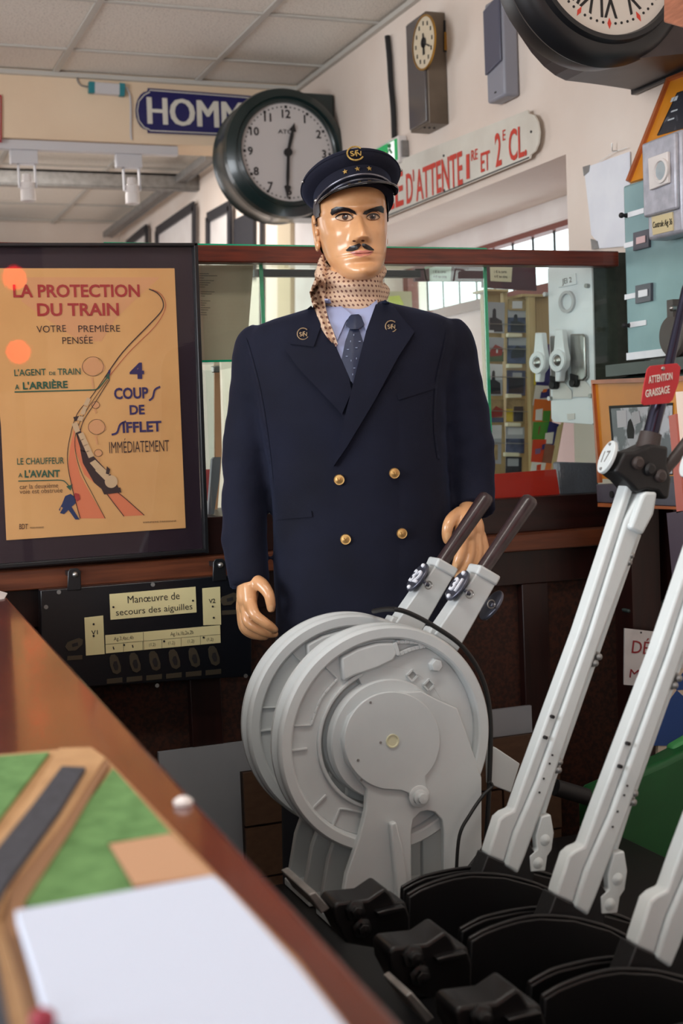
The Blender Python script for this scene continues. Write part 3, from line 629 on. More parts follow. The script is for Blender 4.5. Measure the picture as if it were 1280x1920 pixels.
# ---- orange framed photograph ----
XF = 1.74; pf = ('X', XF)
o4 = [(1112,715),(1300,704),(1300,950),(1141,944)]
q = quad(o4, pf)
of = thing('framed_photograph', 'orange framed black and white photograph standing on the shelf behind the first lever', 'framed photograph', (XF+.02, (q[0].y+q[1].y)/2, min(v.z for v in q)))
inner = [(1118,723),(1290,714),(1290,902),(1126,902)]
mk('mount', slab([(1114,716),(1300,706),(1300,899),(1128,898)], pf, .03), m_orange, of)
mk('moulding', curve_line([(1300,709),(1114,716),(1127,905)], pf, .011, .0, .008), m_orangew, of)
m_photo = mat('photograph', (70,70,80), .3, nz=22, col2=(182,182,192), thr=(.48,.56), stretch=(1,1.3,1))
mk('mount_line', slab([(1142,761),(1262,755),(1262,890),(1153,890)], pf, .001, .002), m_ink, of)
ph = mk('photograph', slab([(1147,766),(1262,760),(1262,888),(1157,888)], pf, .001, .003), m_photo, of)
mk('photo_figure', slab([(1180,790),(1184,785),(1187,792),(1191,806),(1190,822),(1179,822),(1177,808)], pf, .0006, .004), m_ink, of)
mk('photo_window', slab([(1158,770),(1176,769),(1177,800),(1160,802)], pf, .0006, .004), mat('photo_light', (205,205,212), .4), of)
mk('photo_window', slab([(1186,774),(1200,770),(1203,792),(1190,798)], pf, .0006, .004), mat('photo_light2', (190,190,198), .4), of)
mk('small_note', slab([(1151,888),(1170,888),(1170,900),(1152,900)], pf, .001, .004), m_dk, of)
# dark green roof shaped box behind and above the orange frame
q0 = P(1170,676,('X',1.86)); b = B(); ys_, ye_ = P(1120,700,('X',1.80)).y, 2.3
b.prism([V((1.765,ye_,1.345)),V((1.765,ys_+.05,1.345)),V((1.90,ys_+.05,1.345)),V((1.90,ye_,1.345))], (0,0,.002)) if 0 else None
zt3, zb3 = zb0-.03, q[0].z-.12
b.loft([[V((1.78,ye_,zb3)),V((1.78,2.80,zb3)),V((XW-.03,2.80,zb3)),V((XW-.03,ye_,zb3))],[V((1.78,ye_,P(1130,716,('X',1.78)).z)),V((1.78,2.80,P(1130,716,('X',1.78)).z)),V((XW-.03,2.80,P(1130,716,('X',1.78)).z)),V((XW-.03,ye_,P(1130,716,('X',1.78)).z))],
 [V((1.87,ye_,zt3-.008)),V((1.87,2.78,zt3-.008)),V((XW-.03,2.78,zt3-.008)),V((XW-.03,ye_,zt3-.008))]])
gb = mk('green_equipment_box', b, mat('dark_bottle_green', (46,66,60), .45), label='dark bottle green sloping topped box under the pale cabinet, behind the orange frame', cat='equipment box')
b = B(); zt4 = zt3-.012; b.box(1.80,XW-.03,2.3,2.81,zt4,zb0-.014); mk('lid', b, mat('dark_green_lid', (52,60,56), .4), gb)
# grey slotted plinth under the frame and shelf
pf2 = ('X', XF-.012); q = quad([(1115,908),(1262,903),(1268,948),(1122,943)], pf2)
gp = thing('apparatus_shelf', 'dark grey metal shelf unit with a round hole under the orange framed photograph', 'shelf unit', (XF+.05, q[0].y-.15, q[3].z-.02))
mk('front_plate', slab([(1117,908),(1290,903),(1290,951),(1119,942)], pf2, .14), mat('mottled_grey_metal', (104,100,112), .4, .3, nz=16, col2=(84,80,92)), gp, bevel=.002)
qq = P(1147,927,pf2); b = B(); b.cyl(qq, qq+V((-.002,0,0)), .0085, n=20); mk('hole', b, m_ink, gp)
mk('edge_strip', slab([(1122,943),(1290,951),(1290,956),(1122,950)], pf2, .14, .003), m_orangew, gp)
mk('upper_plate', slab([(1153,896),(1290,892),(1290,903),(1155,908)], pf2, .006), m_dk, gp)
b = B(); zq0 = P(1122,950,pf2).z; b.box(1.78,1.86,2.69,2.765,.0,zq0-.004); mk('pedestal', b, m_wood3, gp)
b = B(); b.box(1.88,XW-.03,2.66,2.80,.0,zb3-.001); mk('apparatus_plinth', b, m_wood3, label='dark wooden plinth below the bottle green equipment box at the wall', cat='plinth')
# reddish frame post with white panel at the right edge
t = thing('picture_frame', 'reddish wooden frame with a pale panel at the right edge beside the orange frame', 'framed panel', (1.55,2.1,1.0))
pr = ('X', 1.60); mk('frame_post', slab([(1253,780),(1266,776),(1282,958),(1268,962)], pr, .02), mat('salmon_wood', (176,96,84), .45), t)
mk('panel', slab([(1262,735),(1320,730),(1320,960),(1281,958)], pr, .01, -.005), mat('pale_panel', (236,214,196), .5), t)
t2 = mk('dark_board', slab([(1249,962),(1300,955),(1300,1180),(1262,1110)], pr, .02), mat('purple_grey_board', (74,62,72), .5), label='dark purple grey board leaning below the pale panel at the right edge', cat='board')
# enamel sign DEP.. M.. behind the second lever
ps = ('Y', 2.645)
t = thing('enamel_sign', 'white enamel sign with dark red letters, low behind the second lever', 'sign', P(1230,1284,ps))
mk('plate', slab([(1171,1178),(1330,1196),(1330,1296),(1170,1284)], ps, .004), mat('stained_enamel', (206,204,204), .35, nz=14, col2=(180,176,176), thr=(.5,.8)), t)
letter('DÉPÔT', (1183,1224), (1270,1232), 24, ps, mat('dark_red_letters', (140,32,40), .5), t, bold=0.0)
letter('MACHINES', (1179,1270), (1300,1281), 16, ps, mat('dark_red_letters2', (140,32,40), .5), t, bold=0.0)
q = P(1201,1186,ps); b = B(); b.cyl(q, q+V((0,-.002,0)), .0022, n=10); mk('nail_hole', b, m_ink, t)
# blue and cream chequered board
pc = ('Y', 2.50)
t = thing('chequered_board', 'blue and cream diamond chequered board at the right edge above the green case', 'board', P(1270,1350,pc))
mk('board', slab([(1238,1268),(1330,1240),(1330,1700),(1224,1700)], pc, .01), mat('pale_board', (196,182,164), .6), t)
mb = mat('deep_blue_paint', (6,60,126), .45)
for pp in ([(1262,1283),(1290,1248),(1330,1290),(1268,1294)], [(1268,1294),(1330,1352),(1330,1398),(1224,1398),(1226,1350)]):
    mk('blue_diamond', slab(pp, pc, .001, .0015), mb, t)
# green metal case
pg = 2.28; m_gr = mat('green_painted_case', (14,84,40), .4, nz=5, col2=(8,66,30)); 
A = P(1095,1448,('Y',pg)); zt5 = A.z; 
gc = thing('green_case', 'large green painted metal case with an embossed top beside the levers', 'case', (A.x+.2, pg+.12, .0))
b = B(); g6 = [P(x,y,('Y',pg)) for x, y in ((1110,1506),(1113,1492),(1122,1482),(1254,1424),(1345,1376))]; b.prism([V((g6[0].x,pg,.02))]+g6+[V((g6[-1].x,pg,.02))], (0,.06,0)); mk('body', b, m_gr, gc, bevel=.012, segs=3)
b = B(); b.prism([P(x,y,('Y',pg+.03)) for x, y in ((1262,1400),(1345,1352),(1345,1372),(1262,1416))], (0,.03,0)); mk('lid', b, mat('lit_green_top', (60,140,78), .5), gc, bevel=.008)  # light falling on the case top is painted as a lighter green
for k in range(4): b = B(); b.prism([P(x,y,('Y',pg+.015+.02*(k%2))) for x, y in ((1132+26*k,1474-11.5*k),(1142+26*k,1469.6-11.5*k),(1142+26*k,1473-11.5*k),(1132+26*k,1477-11.5*k))], (0,.01,0)); mk('embossed_mark', b, mat('dark_green_mark', (20,70,38), .6) if k == 0 else bpy.data.materials['dark_green_mark'], gc)
b = B(); b.tube([P(1040,1476,('Y',2.29)), P(1100,1494,('Y',2.29))], .017, 12); mk('pipe', b, m_blackm, gc, smooth=1)
# small teal grey thing on hook between levers
b = B(); pp = ('Y', 2.7); b.prism(quad([(1176,1143),(1216,1139),(1234,1128),(1262,1124),(1262,1146),(1178,1150)], pp), (0,.03,0)); mk('crank_handle', b, mat('dark_teal_metal', (54,68,66), .5), label='dark teal crank lying in the shade above the white red-lettered sign', cat='crank', bevel=.004)
# ---------------- mannequin in railway uniform ----------------
def W(px, py, d): return P(px, py, ('D', d))
PX = .00106
def wool(name, c1, c2):
    m = mat(name, c1, .85, nz=7, col2=c2, bump=(420,.35,.001), spec=.25); p = m.node_tree.nodes['Principled BSDF']
    p.inputs['Sheen Weight'].default_value = .1; p.inputs['Sheen Roughness'].default_value = .4; p.inputs['Sheen Tint'].default_value = (.3,.4,.8,1); return m
m_coat = wool('navy_wool', (17,20,38), (11,13,27))
m_capw = wool('dark_navy_cap_cloth', (20,22,38), (14,15,28))
m_skin = mat('painted_skin', (214,160,114), .28, nz=26, col2=(202,146,100), coat=.35, thr=(.45,.75), bump=(90,.08,.001))
m_shirt = mat('pale_blue_shirt', (158,166,202), .8, bump=(300,.2,.0006)); m_gold = mat('gold_button_brass', (186,148,92), .42, .8)
m_ebony = mat('black_face_paint', (20,16,20), .35); m_trous = mat('black_trousers', (16,17,26), .85)
root_c = W(660, 900, 2.66)
man = thing('mannequin', 'mannequin of a moustached railwayman in navy uniform coat and peaked cap, standing behind the wheel levers', 'mannequin', (root_c.x, root_c.y, 0))
man['label'] = 'moustached railwayman mannequin in navy uniform coat and peaked cap behind the wheel levers'
def remesh(b, vox, smooth=3, fac=.5):
    bmesh.ops.recalc_face_normals(b.bm, faces=b.bm.faces)
    me = bpy.data.meshes.new('tmp'); b.bm.to_mesh(me); b.bm.free(); o = bpy.data.objects.new('tmp', me); COL.objects.link(o)
    r = o.modifiers.new('r', 'REMESH'); r.mode = 'VOXEL'; r.voxel_size = vox; r.use_smooth_shade = True
    s = o.modifiers.new('s', 'SMOOTH'); s.factor = fac; s.iterations = smooth
    me2 = bpy.data.meshes.new_from_object(o.evaluated_get(bpy.context.evaluated_depsgraph_get())); bpy.data.objects.remove(o, do_unlink=True)
    bm = bmesh.new(); bm.from_mesh(me2); bpy.data.meshes.remove(me2); return bm
def bvh_of(bm): return BVHTree.FromBMesh(bm)
def oring(cpx, py, d, hw, df, db, n=40, e=2.4, z=None):
    c = W(cpx, py, d); out = []
    for k in range(n):
        a = 2*PI*k/n; ca, sa = math.cos(a), math.sin(a); f = lambda v: math.copysign(abs(v)**(2/e), v)
        out.append(c + RH*hw*f(ca) + FH*((df if sa < 0 else db)*f(sa)))
    return out
rows = [(552,632,696,.045,.05),(566,612,718,.062,.068),(575,586,745,.074,.08),(584,552,782,.084,.09),(594,515,815,.092,.098),(606,480,842,.1,.105),(626,462,858,.108,.11),
 (655,458,862,.118,.115),(690,462,852,.128,.12),(760,478,838,.135,.12),(860,500,838,.13,.11),(950,510,845,.127,.105),(1050,512,846,.131,.11),(1150,515,852,.137,.118),(1260,510,862,.143,.125),(1345,508,866,.145,.126)]
T = B(); rr = []
k = 552
while k <= 1345:
    xl, xr, df, db = interps(rows, k); rr.append(oring((xl+xr)/2, k, 2.66, (xr-xl)/2*PX, df, db)); k += 11
T.loft(rr)
def sleeve(pts): 
    pp = spl(pts, 6); T.tube([W(x,y,d) for x,y,d,r in pp], [r*PX for x,y,d,r in pp], 28)
sleeve([(496,618,2.66,24),(486,645,2.66,44),(480,700,2.665,48),(473,770,2.675,47),(464,850,2.68,46),(458,930,2.665,43.5),(459,1010,2.64,41),(464,1070,2.61,38.5),(467,1100,2.60,37.5)])
sleeve([(834,604,2.66,24),(844,634,2.66,42),(853,700,2.665,50),(864,770,2.675,52),(876,840,2.68,51),(883,890,2.675,47),(887,925,2.66,41),(889,955,2.64,38)])
cbm = remesh(T, .0065, 6, .5)
RI = 1
for v in cbm.verts:                        # soft cloth creases, stronger round the elbows
    p = v.co; q = V((p.dot(RH), p.dot(FH), p.z)); nn = v.normal
    arm = sm(.16, .22, abs(q.x - root_c.dot(RH))); a = noise.noise(V((q.x*9, q.y*9, q.z*16))) + .5*noise.noise(V((q.x*20+3, q.y*20, q.z*38)))
    w = noise.noise(V((q.x*5+q.z*7, q.y*6, q.z*3-q.x*5)))
    v.co = p + nn*(a*(.0016+.0060*arm*sm(1.5,1.1,q.z)) + w*.0022)
cbm.normal_update(); COAT = bvh_of(cbm)
SURF = [COAT]
def castp(px, py, surfs=None, miss=2.53):
    d = ray(px, py).normalized(); best = None
    for s in (surfs or SURF):
        h = s.ray_cast(CAM, d)
        if h[0] is not None and (best is None or h[3] < best[3]): best = h
    if best is None: return W(px, py, miss), -d
    return best[0], best[1]
def drape(pts, off, th, cell=7, surfs=None, miss=2.53, smoothit=True):
    """a cloth or paint patch whose outline (pixels) lies on the surfaces behind it"""
    bm = bmesh.new(); f = bm.faces.new([bm.verts.new((x,y,0)) for x, y in pts]); bmesh.ops.triangulate(bm, faces=[f])
    xs = [p[0] for p in pts]; ys = [p[1] for p in pts]
    for ax, lo, hi in ((0,min(xs),max(xs)),(1,min(ys),max(ys))):
        v = lo+cell
        while v < hi-.01:
            co = [0,0,0]; no = [0,0,0]; co[ax] = v; no[ax] = 1
            bmesh.ops.bisect_plane(bm, geom=bm.verts[:]+bm.edges[:]+bm.faces[:], plane_co=co, plane_no=no); v += cell
    bnd = [e for e in bm.edges if len(e.link_faces) == 1]; back = {}
    for e in bnd:
        for v in e.verts:
            if v not in back: back[v] = None
    front = list(bm.verts)
    for v in front:
        x, y = v.co.x, v.co.y; h, n = castp(x, y, surfs, miss); d = ray(x, y).normalized(); o_ = off(x, y) if callable(off) else off
        v.co = h - d*o_
        if v in back: back[v] = bm.verts.new(h - d*(o_-th))
    for e in bnd:
        a, b_ = e.verts; bm.faces.new((a, b_, back[b_], back[a]))
    return bm
coat = mk('coat', cbm.copy(), m_coat, man, smooth=180)
def cdr(name, pts, off, th, m=m_coat, par=None, **k): return mk(name, drape(pts, off, th, **k), m, par or coat, smooth=50)
cdr('front_overlap', [(626,868),(660,822),(704,748),(745,690),(790,700),(812,800),(818,900),(822,1050),(828,1235),(662,1235),(650,1170),(640,1100),(632,1000),(628,930)], lambda x, y: .0045-.008*sm(700,790,x), .006, cell=12)
bm0 = drape([(608,560),(612,600),(632,655),(658,716),(672,694),(690,621),(708,568),(700,556),(655,562)], .004, .006); 
shirt = mk('shirt', bm0, m_shirt, man, smooth=50)
m_tie = mat('navy_tie', (24,34,62), .5, bump=(500,.2,.0005)); tie = mk('tie', drape([(657,612),(671,612),(684,650),(674,690),(661,720),(640,674),(647,640)], lambda x, y: .010+.004*(1-min(1,abs(x-660)/22)), .006, cell=4), m_tie, man, smooth=60)
mk('knot', drape([(654,594),(658,590),(672,589),(677,593),(683,608),(672,617),(656,617),(648,609)], lambda x, y: .016+.005*(1-min(1,abs(x-665)/18)), .012, cell=4), m_tie, tie, smooth=60)
m_dash = mat('tie_dash', (130,142,170), .5)
for i, (x, y, v) in enumerate(((657,640,1),(668,652,0),(650,668,0),(658,676,1),(664,690,0),(652,655,0),(668,672,1),(661,702,1),(674,640,0),(663,628,1))):
    mk('woven_dash', drape([(x-.6,y-1.6),(x+.6,y-1.6),(x+.6,y+1.6),(x-.6,y+1.6)] if v else [(x-1.9,y-.6),(x+1.9,y-.6),(x+1.9,y+.6),(x-1.9,y+.6)], .0150, .001, cell=9), m_dash, tie)
mk('collar_wing', drape([(619,577),(640,574),(659,590),(648,602),(632,638),(618,604),(610,575)], .012, .006), m_shirt, shirt, smooth=50)
mk('collar_wing', drape([(707,562),(690,575),(669,590),(676,598),(686,620),(699,592),(706,575)], .012, .006), m_shirt, shirt, smooth=50)
lp = cdr('lapel', [(588,590),(612,622),(632,655),(654,708),(659,734),(641,777),(600,733),(559,690),(533,654),(587,650)], .011, .009)
cdr('coat_collar', [(583,573),(590,582),(602,610),(588,650),(544,645),(563,590)], .015, .010)
rl = cdr('lapel', [(722,562),(740,577),(762,606),(777,622),(745,671),(704,748),(650,838),(625,874),(641,802),(668,694),(686,621),(704,571)], .0155, .014)
cdr('pocket_welt', [(515,961),(583,958),(585,969),(516,975)], .0035, .003)
cdr('pocket_welt', [(744,738),(815,716),(817,728),(747,750)], .0025, .002)
# armhole seams: narrow raised ridges
def seam(pts, w=2.2, off=.0022):
    s_ = spl(pts, 6); L = [(x-w,y) for x, y in s_]; R = [(x+w,y) for x, y in s_][::-1]; return cdr('sleeve_seam', L+R, off, .002, cell=14)
seam([(458,632),(468,660),(488,740),(502,830),(510,900)]); seam([(838,622),(833,650),(818,720),(815,800),(822,860)])
def button(x, y, lab=None):
    h, n = castp(x, y); d = -ray(x, y).normalized(); n = (n*.6+d*.4).normalized(); c = h+n*.006
    b = B(); b.lathe(c, n, [(0,.0052),(.006,.0045),(.0085,.003),(.0098,.0036),(.0103,.002),(.0098,0),(.0,-.001)], 28); bt = mk('button', b, m_gold, coat, smooth=60)
    b = B(); 
    for s in (-1,1): b.tube([c+n*.005+RH*(s*.002)+V((0,0,-.003)), c+n*.0056+RH*(s*.001), c+n*.005+RH*(s*.003)+V((0,0,.003))], .0009, 6)
    mk('anchor_relief', b, m_gold, bt, smooth=60)
for x, y in ((636,899),(738,887),(648,1011),(752,1000)): button(x, y)
def emblem(c, n, up, R, par, m, name='badge', disc=None):
    """round emblem: a big letter C ring enclosing small interlaced letters"""
    n = n.normalized(); up = (up-n*up.dot(n)).normalized(); r = up.cross(n); b = B()
    pts = [c+(r*math.cos(a)*R+up*math.sin(a)*R) for a in [math.radians(38+284*k/30) for k in range(31)]]
    b.tube(pts, R*.11, 8); o = mk(name, b, m, par, smooth=60)
    for s, dx, dz, h, it in (('S',-.42,-.02,1.05,.0),('N',.30,-.12,.95,.2),('F',-.02,.05,1.0,.3)):
        cu_ = bpy.data.curves.new('t', 'FONT'); cu_.body = s; cu_.size = R*h; cu_.extrude = .0006; cu_.offset = .0002; cu_.shear = it; cu_.resolution_u = 3; cu_.align_x = 'CENTER'
        ob = bpy.data.objects.new('t', cu_); COL.objects.link(ob); me = bpy.data.meshes.new_from_object(ob.evaluated_get(bpy.context.evaluated_depsgraph_get())); bpy.data.objects.remove(ob, do_unlink=True)
        for q in me.vertices: q.co = c+r*(q.co.x+dx*R)+up*(q.co.y+(dz-.36)*R)+n*(q.co.z+.0008)
        bm = bmesh.new(); bm.from_mesh(me); bpy.data.meshes.remove(me); mk('monogram_letter', bm, m, par)
    return o
m_gthread = mat('gold_thread', (186,154,84), .5, .35, nz=300, col2=(140,108,50))
m_bronze = mat('dull_gold_badge', (150,126,96), .45, .5)
for x, y in ((568,626),(733,612)):
    h, n = castp(x, y); d = -ray(x, y).normalized(); emblem(h+d*.0175, (n+d*2).normalized(), V((0,0,1))-RH*.1, .0108, coat, m_bronze, 'lapel_badge')
# ---- head ----
tn = math.radians(8); f_ = (-FH*math.cos(tn)+RH*math.sin(tn)); r_h = (RH*math.cos(tn)+FH*math.sin(tn)); up0 = V((0,0,1))
tl_ = math.radians(2.7); hu = (up0*math.cos(tl_)-r_h*math.sin(tl_)).normalized(); hr = (r_h*math.cos(tl_)+up0*math.sin(tl_)).normalized(); hf = f_
HC = W(660, 419, 2.635)
def H(x, y, z): return HC + hr*x - hf*y + hu*z          # y<0 is the front of the face
htab = [(-.1175,.010,-.070,-.040),(-.1145,.022,-.083,-.022),(-.108,.034,-.0895,-.008),(-.098,.043,-.091,.004),(-.085,.0505,-.089,.02),(-.07,.0565,-.0875,.045),(-.05,.0615,-.086,.07),(-.03,.065,-.0845,.085),
 (0,.068,-.0835,.098),(.03,.069,-.0865,.100),(.05,.066,-.083,.096),(.068,.058,-.07,.082),(.08,.040,-.05,.06),(.088,.012,-.01,.03)]
G = lambda v, c, s: math.exp(-((v-c)/s)**2/2)
def feature(x, z):
    d = 0
    br = sm(.012,-.010,z)*sm(-.052,-.041,z); prot = .004+.0235*sm(.008,-.037,z)          # nose
    wdt = .0062+.0050*sm(-.005,-.035,z); d += br*prot*math.exp(-abs(x/wdt)**2.4/1.6)
    d += .0095*G(x,.0125,.0052)*G(z,-.0445,.0055)+.0095*G(x,-.0125,.0052)*G(z,-.0445,.0055)
    for s in (-1,1):
        d -= .0105*G(x,s*.0275,.0125)*G(z,.001,.0085); d += .0052*G(x,s*.0275,.0095)*G(z,-.002,.0062)
        d += .0048*G(x,s*.03,.018)*G(z,.0165,.006); d += .0045*G(x,s*.044,.013)*G(z,-.028,.012)
        d -= .0035*G(x,s*.034,.011)*G(z,-.055,.014); d -= .002*G(x,s*.019,.004)*G(z,-.055,.012)
    d += .0030*G(x,0,.010)*G(z,.016,.006)
    d += .0055*G(x,0,.021)*G(z,-.0665,.0055)+.0062*G(x,0,.017)*G(z,-.0775,.0042)-.0045*G(x,0,.022)*G(z,-.0722,.0016)
    d -= .0012*G(x,0,.0025)*G(z,-.059,.006); d -= .0045*G(x,0,.018)*G(z,-.0875,.0045); d += .0085*G(x,0,.015)*G(z,-.103,.009)
    return d
def headbm(off=0, nz=150, nu=200, z0=-.1175, z1=.088, keep=None):
    bm = bmesh.new(); R = []
    for i in range(nz):
        z = z0+(z1-z0)*i/(nz-1); w, yf, yb = interps(htab, z); row = []
        for k in range(nu):
            a = 2*PI*k/nu; ca, sa = math.cos(a), math.sin(a); e = 2.25; f = lambda v, e: math.copysign(abs(v)**(2/e), v)
            yc = (yf+yb)*.35; x = (w+off)*f(ca, e); 
            y = yc + (yb+off-yc)*f(sa, 2.1) if sa > 0 else yc - (yc-(yf-off))*abs(f(sa, 2.15))
            if sa < 0: y -= feature(x, z)*sm(0,-.45,sa)
            row.append(bm.verts.new(H(x, y, z)))
        R.append(row)
    for i in range(nz-1):
        z = z0+(z1-z0)*(i+.5)/(nz-1)
        for k in range(nu):
            if keep and not keep(math.sin(2*PI*(k+.5)/nu), z): continue
            bm.faces.new((R[i][k], R[i][(k+1)%nu], R[i+1][(k+1)%nu], R[i+1][k]))
    if not keep: bm.faces.new(R[0][::-1]); bm.faces.new(R[-1])
    else: bmesh.ops.delete(bm, geom=[v for v in bm.verts if not v.link_faces], context='VERTS')
    bmesh.ops.recalc_face_normals(bm, faces=bm.faces); return bm
hbm = headbm(); HEAD = bvh_of(hbm)
# ears, neck and the body hidden in the clothes, hands
eb = B()
for s in (-1, .9):
    pts = []
    for k in range(15):
        a = math.radians(-100+250*k/14)
        pts.append(H(s*(.0695+.004*sm(-.03,.02,-.008+.03*math.sin(a))), .016+.016*math.cos(a+.35), -.012+.031*math.sin(a)))
    eb.tube(pts, [.0036]*15, 8)
    m3 = Matrix((hr, -hf, hu)).transposed(); eb.ball(H(s*.067,.014,-.010), (.006,.015,.026), m3, 14); eb.ball(H(s*.0705,.003,-.037), (.005,.007,.009), m3, 12)
    eb.ball(H(s*.071,-.001,-.013), (.004,.004,.007), m3, 10)
K = B()
K.loft([[W(668,500,2.63)+RH*(.055*math.cos(a))+FH*(.058*math.sin(a)) for a in [2*PI*k/24 for k in range(24)]], [W(660,590,2.655)+RH*(.058*math.cos(a))+FH*(.062*math.sin(a)) for a in [2*PI*k/24 for k in range(24)]]])
K.loft([oring(660,578,2.66,.06,.055,.06,24), oring(660,620,2.66,.16,.085,.085,24), oring(660,800,2.66,.14,.09,.085,24), oring(665,1000,2.66,.135,.09,.09,24), oring(665,1280,2.66,.14,.1,.1,24)])
def limb(b, pts, n=14, k=5):
    pp = spl(pts, k); P3 = [W(x,y,d) for x,y,d,r in pp]; rs = [r*PX for x,y,d,r in pp]; b.tube(P3, rs, n); b.ball(P3[0], rs[0]*.99, n=12); b.ball(P3[-1], rs[-1]*.99, n=12)
limb(K, [(500,650,2.66,34),(478,760,2.675,30),(466,870,2.68,28),(462,980,2.655,25),(465,1085,2.60,20)])
limb(K, [(826,640,2.66,34),(858,770,2.675,30),(878,860,2.685,26),(884,925,2.67,21),(878,955,2.63,19)])
# right hand of the mannequin (left in the picture)
def palm(b, pts):
    limb(b, pts, 18, 6)
palm(K, [(467,1078,2.602,21),(465,1100,2.588,21),(463,1122,2.58,20)])
palm(K, [(466,1100,2.575,14),(468,1125,2.566,14),(470,1138,2.56,12)]); palm(K, [(460,1100,2.60,13),(455,1125,2.60,12),(453,1142,2.60,11)]); palm(K,[(461,1105,2.585,16),(460,1140,2.58,12)])
limb(K, [(474,1088,2.585,14),(490,1096,2.565,13),(503,1113,2.552,10.5),(507,1129,2.55,9.5),(508,1141,2.553,8)])
limb(K, [(471,1134,2.556,11),(478,1153,2.542,10.6),(497,1168,2.54,9.6),(507,1175,2.545,9),(515,1181,2.552,7.2)])
limb(K, [(463,1140,2.572,11),(465,1166,2.558,10.6),(488,1181,2.558,9.8),(503,1187,2.564,9),(515,1189,2.57,7.4)])
limb(K, [(457,1142,2.588,10.4),(460,1176,2.580,10.2),(481,1190,2.582,9.4),(497,1193,2.588,8)])
limb(K, [(452,1140,2.603,9.5),(456,1176,2.603,9),(473,1190,2.606,8.4),(486,1193,2.61,7)])
# left hand (behind the grip of lever 32)
palm(K, [(878,955,2.63,19),(872,975,2.595,21),(872,1000,2.58,20)]); palm(K, [(882,970,2.615,16),(890,985,2.60,17),(893,1006,2.60,15)]); palm(K, [(864,972,2.60,15),(866,1000,2.575,14)])
limb(K, [(862,962,2.60,13),(848,972,2.578,12),(840,985,2.565,10.8),(837,1002,2.565,9.6),(838,1013,2.568,8)])
limb(K, [(868,1005,2.572,11),(866,1028,2.566,10.4),(859,1050,2.562,9.6),(853,1066,2.566,7.8)])
limb(K, [(880,1008,2.580,11),(880,1038,2.573,10.6),(871,1062,2.570,9.8),(859,1081,2.575,8)])
limb(K, [(892,1008,2.590,10.6),(895,1038,2.585,10.2),(888,1060,2.582,9.4),(876,1076,2.588,7.8)])
limb(K, [(902,1004,2.600,9.6),(908,1030,2.600,9.2),(904,1048,2.598,8.6),(896,1062,2.602,7)])
kb = remesh(K, .0026, 4, .5); kb.normal_update(); BODY = bvh_of(kb)
def joinbm(dst, src):
    me = bpy.data.meshes.new('t'); src.to_mesh(me); dst.from_mesh(me); bpy.data.meshes.remove(me)
joinbm(hbm, eb.bm); joinbm(hbm, kb)
body = mk('body', hbm.copy(), m_skin, man, smooth=180)
# finger nails
m_nail = mat('nail', (226,178,132), .2, coat=.4)
for (x, y, w, h, an) in ((508,1141,5,7,.2),(515,1181,4.5,5,-.7),(839,1006,5,8,.1),(853,1062,4.5,6,.4),(859,1077,4.5,6,.5)):
    pts = [(x+w*math.cos(a)*math.cos(an)-h*math.sin(a)*math.sin(an), y+w*math.cos(a)*math.sin(an)+h*math.sin(a)*math.cos(an)) for a in [2*PI*k/12 for k in range(12)]]
    mk('finger_nail', drape(pts, .0008, .001, cell=4, surfs=[BODY], miss=2.56), m_nail, body, smooth=60)
def face(name, pts, off, m, th=.001, cell=3, par=None): return mk(name, drape(pts, off, th, cell=cell, surfs=[HEAD], miss=2.55), m, par or body, smooth=60)
circ = lambda x, y, rx, ry=None, n=18: [(x+rx*math.cos(2*PI*k/n), y+(ry or rx)*math.sin(2*PI*k/n)) for k in range(n)]
m_eyew = mat('eye_white', (196,160,128), .15, coat=.6); m_iris = mat('brown_iris', (70,36,20), .12, coat=.8)
for pts, ic in (([(628,408),(635,403),(646,401),(656,403),(661,409),(654,412.5),(643,413.5),(634,411.5)], (646.5,407)), ([(687,407.5),(692,402.8),(701,401),(708,403),(712,407.5),(706,411),(697,412),(690,410.5)], (698.5,406.5))):
    e = face('eye', pts, .0006, m_eyew)
    face('iris', circ(*ic, 5.9), .0011, m_iris, par=e); face('pupil', circ(*ic, 3.0), .0015, m_ebony, par=e); face('eye_glint', circ(ic[0]+2,ic[1]-2.4,1.2), .0019, m_white, par=e)
    up_ = spl(pts[:5], 4); b_ = [(x, y-1.6) for x, y in up_]+[(x, y+1.3) for x, y in up_][::-1]; face('upper_lid', b_, .0026, m_ebony, th=.002)
    up_ = spl([(x, y-4.5) for x, y in pts[:5]], 4); b_ = [(x, y-1) for x, y in up_]+[(x, y+.6) for x, y in up_][::-1]; face('lid_crease', b_, .0012, mat('brown_crease', (120,72,40), .4), th=.001)
    lo = spl([pts[0], *pts[:4:-1], pts[4]], 4); b_ = [(x, y-.3) for x, y in lo]+[(x, y+1.3) for x, y in lo][::-1]; face('lower_lid', b_, .0016, bpy.data.materials['brown_crease'], th=.001)
face('eyebrow', [(619,400),(621,392),(630,387.5),(643,388),(655,390.5),(665,396),(669,403.5),(664,401.5),(652,396.5),(640,396),(630,400),(622,404)], .0018, m_ebony)
face('eyebrow', [(680,401.5),(683,396),(694,391.5),(706,387.5),(716,385.5),(720,391),(719,400),(708,396),(697,397),(686,402.5)], .0018, m_ebony)
mo = face('moustache', [(648,469),(655,462.5),(667,458.5),(674,456),(677,459.5),(671,467),(660,471),(650,471)], .0022, m_ebony); face('moustache_wing', [(678,458.5),(680,456.5),(685,457),(693,461),(701,467.5),(701,469.5),(692,469),(683,466),(679,462)], .0022, m_ebony, par=mo)
m_lip = mat('painted_lips', (200,124,108), .28, coat=.3); lips = face('lips', [(655,473),(665,470.5),(675,469),(680,470),(685,468.5),(693,470),(700,471.5),(695,477),(687,480.5),(676,481.5),(664,479)], .0008, m_lip)
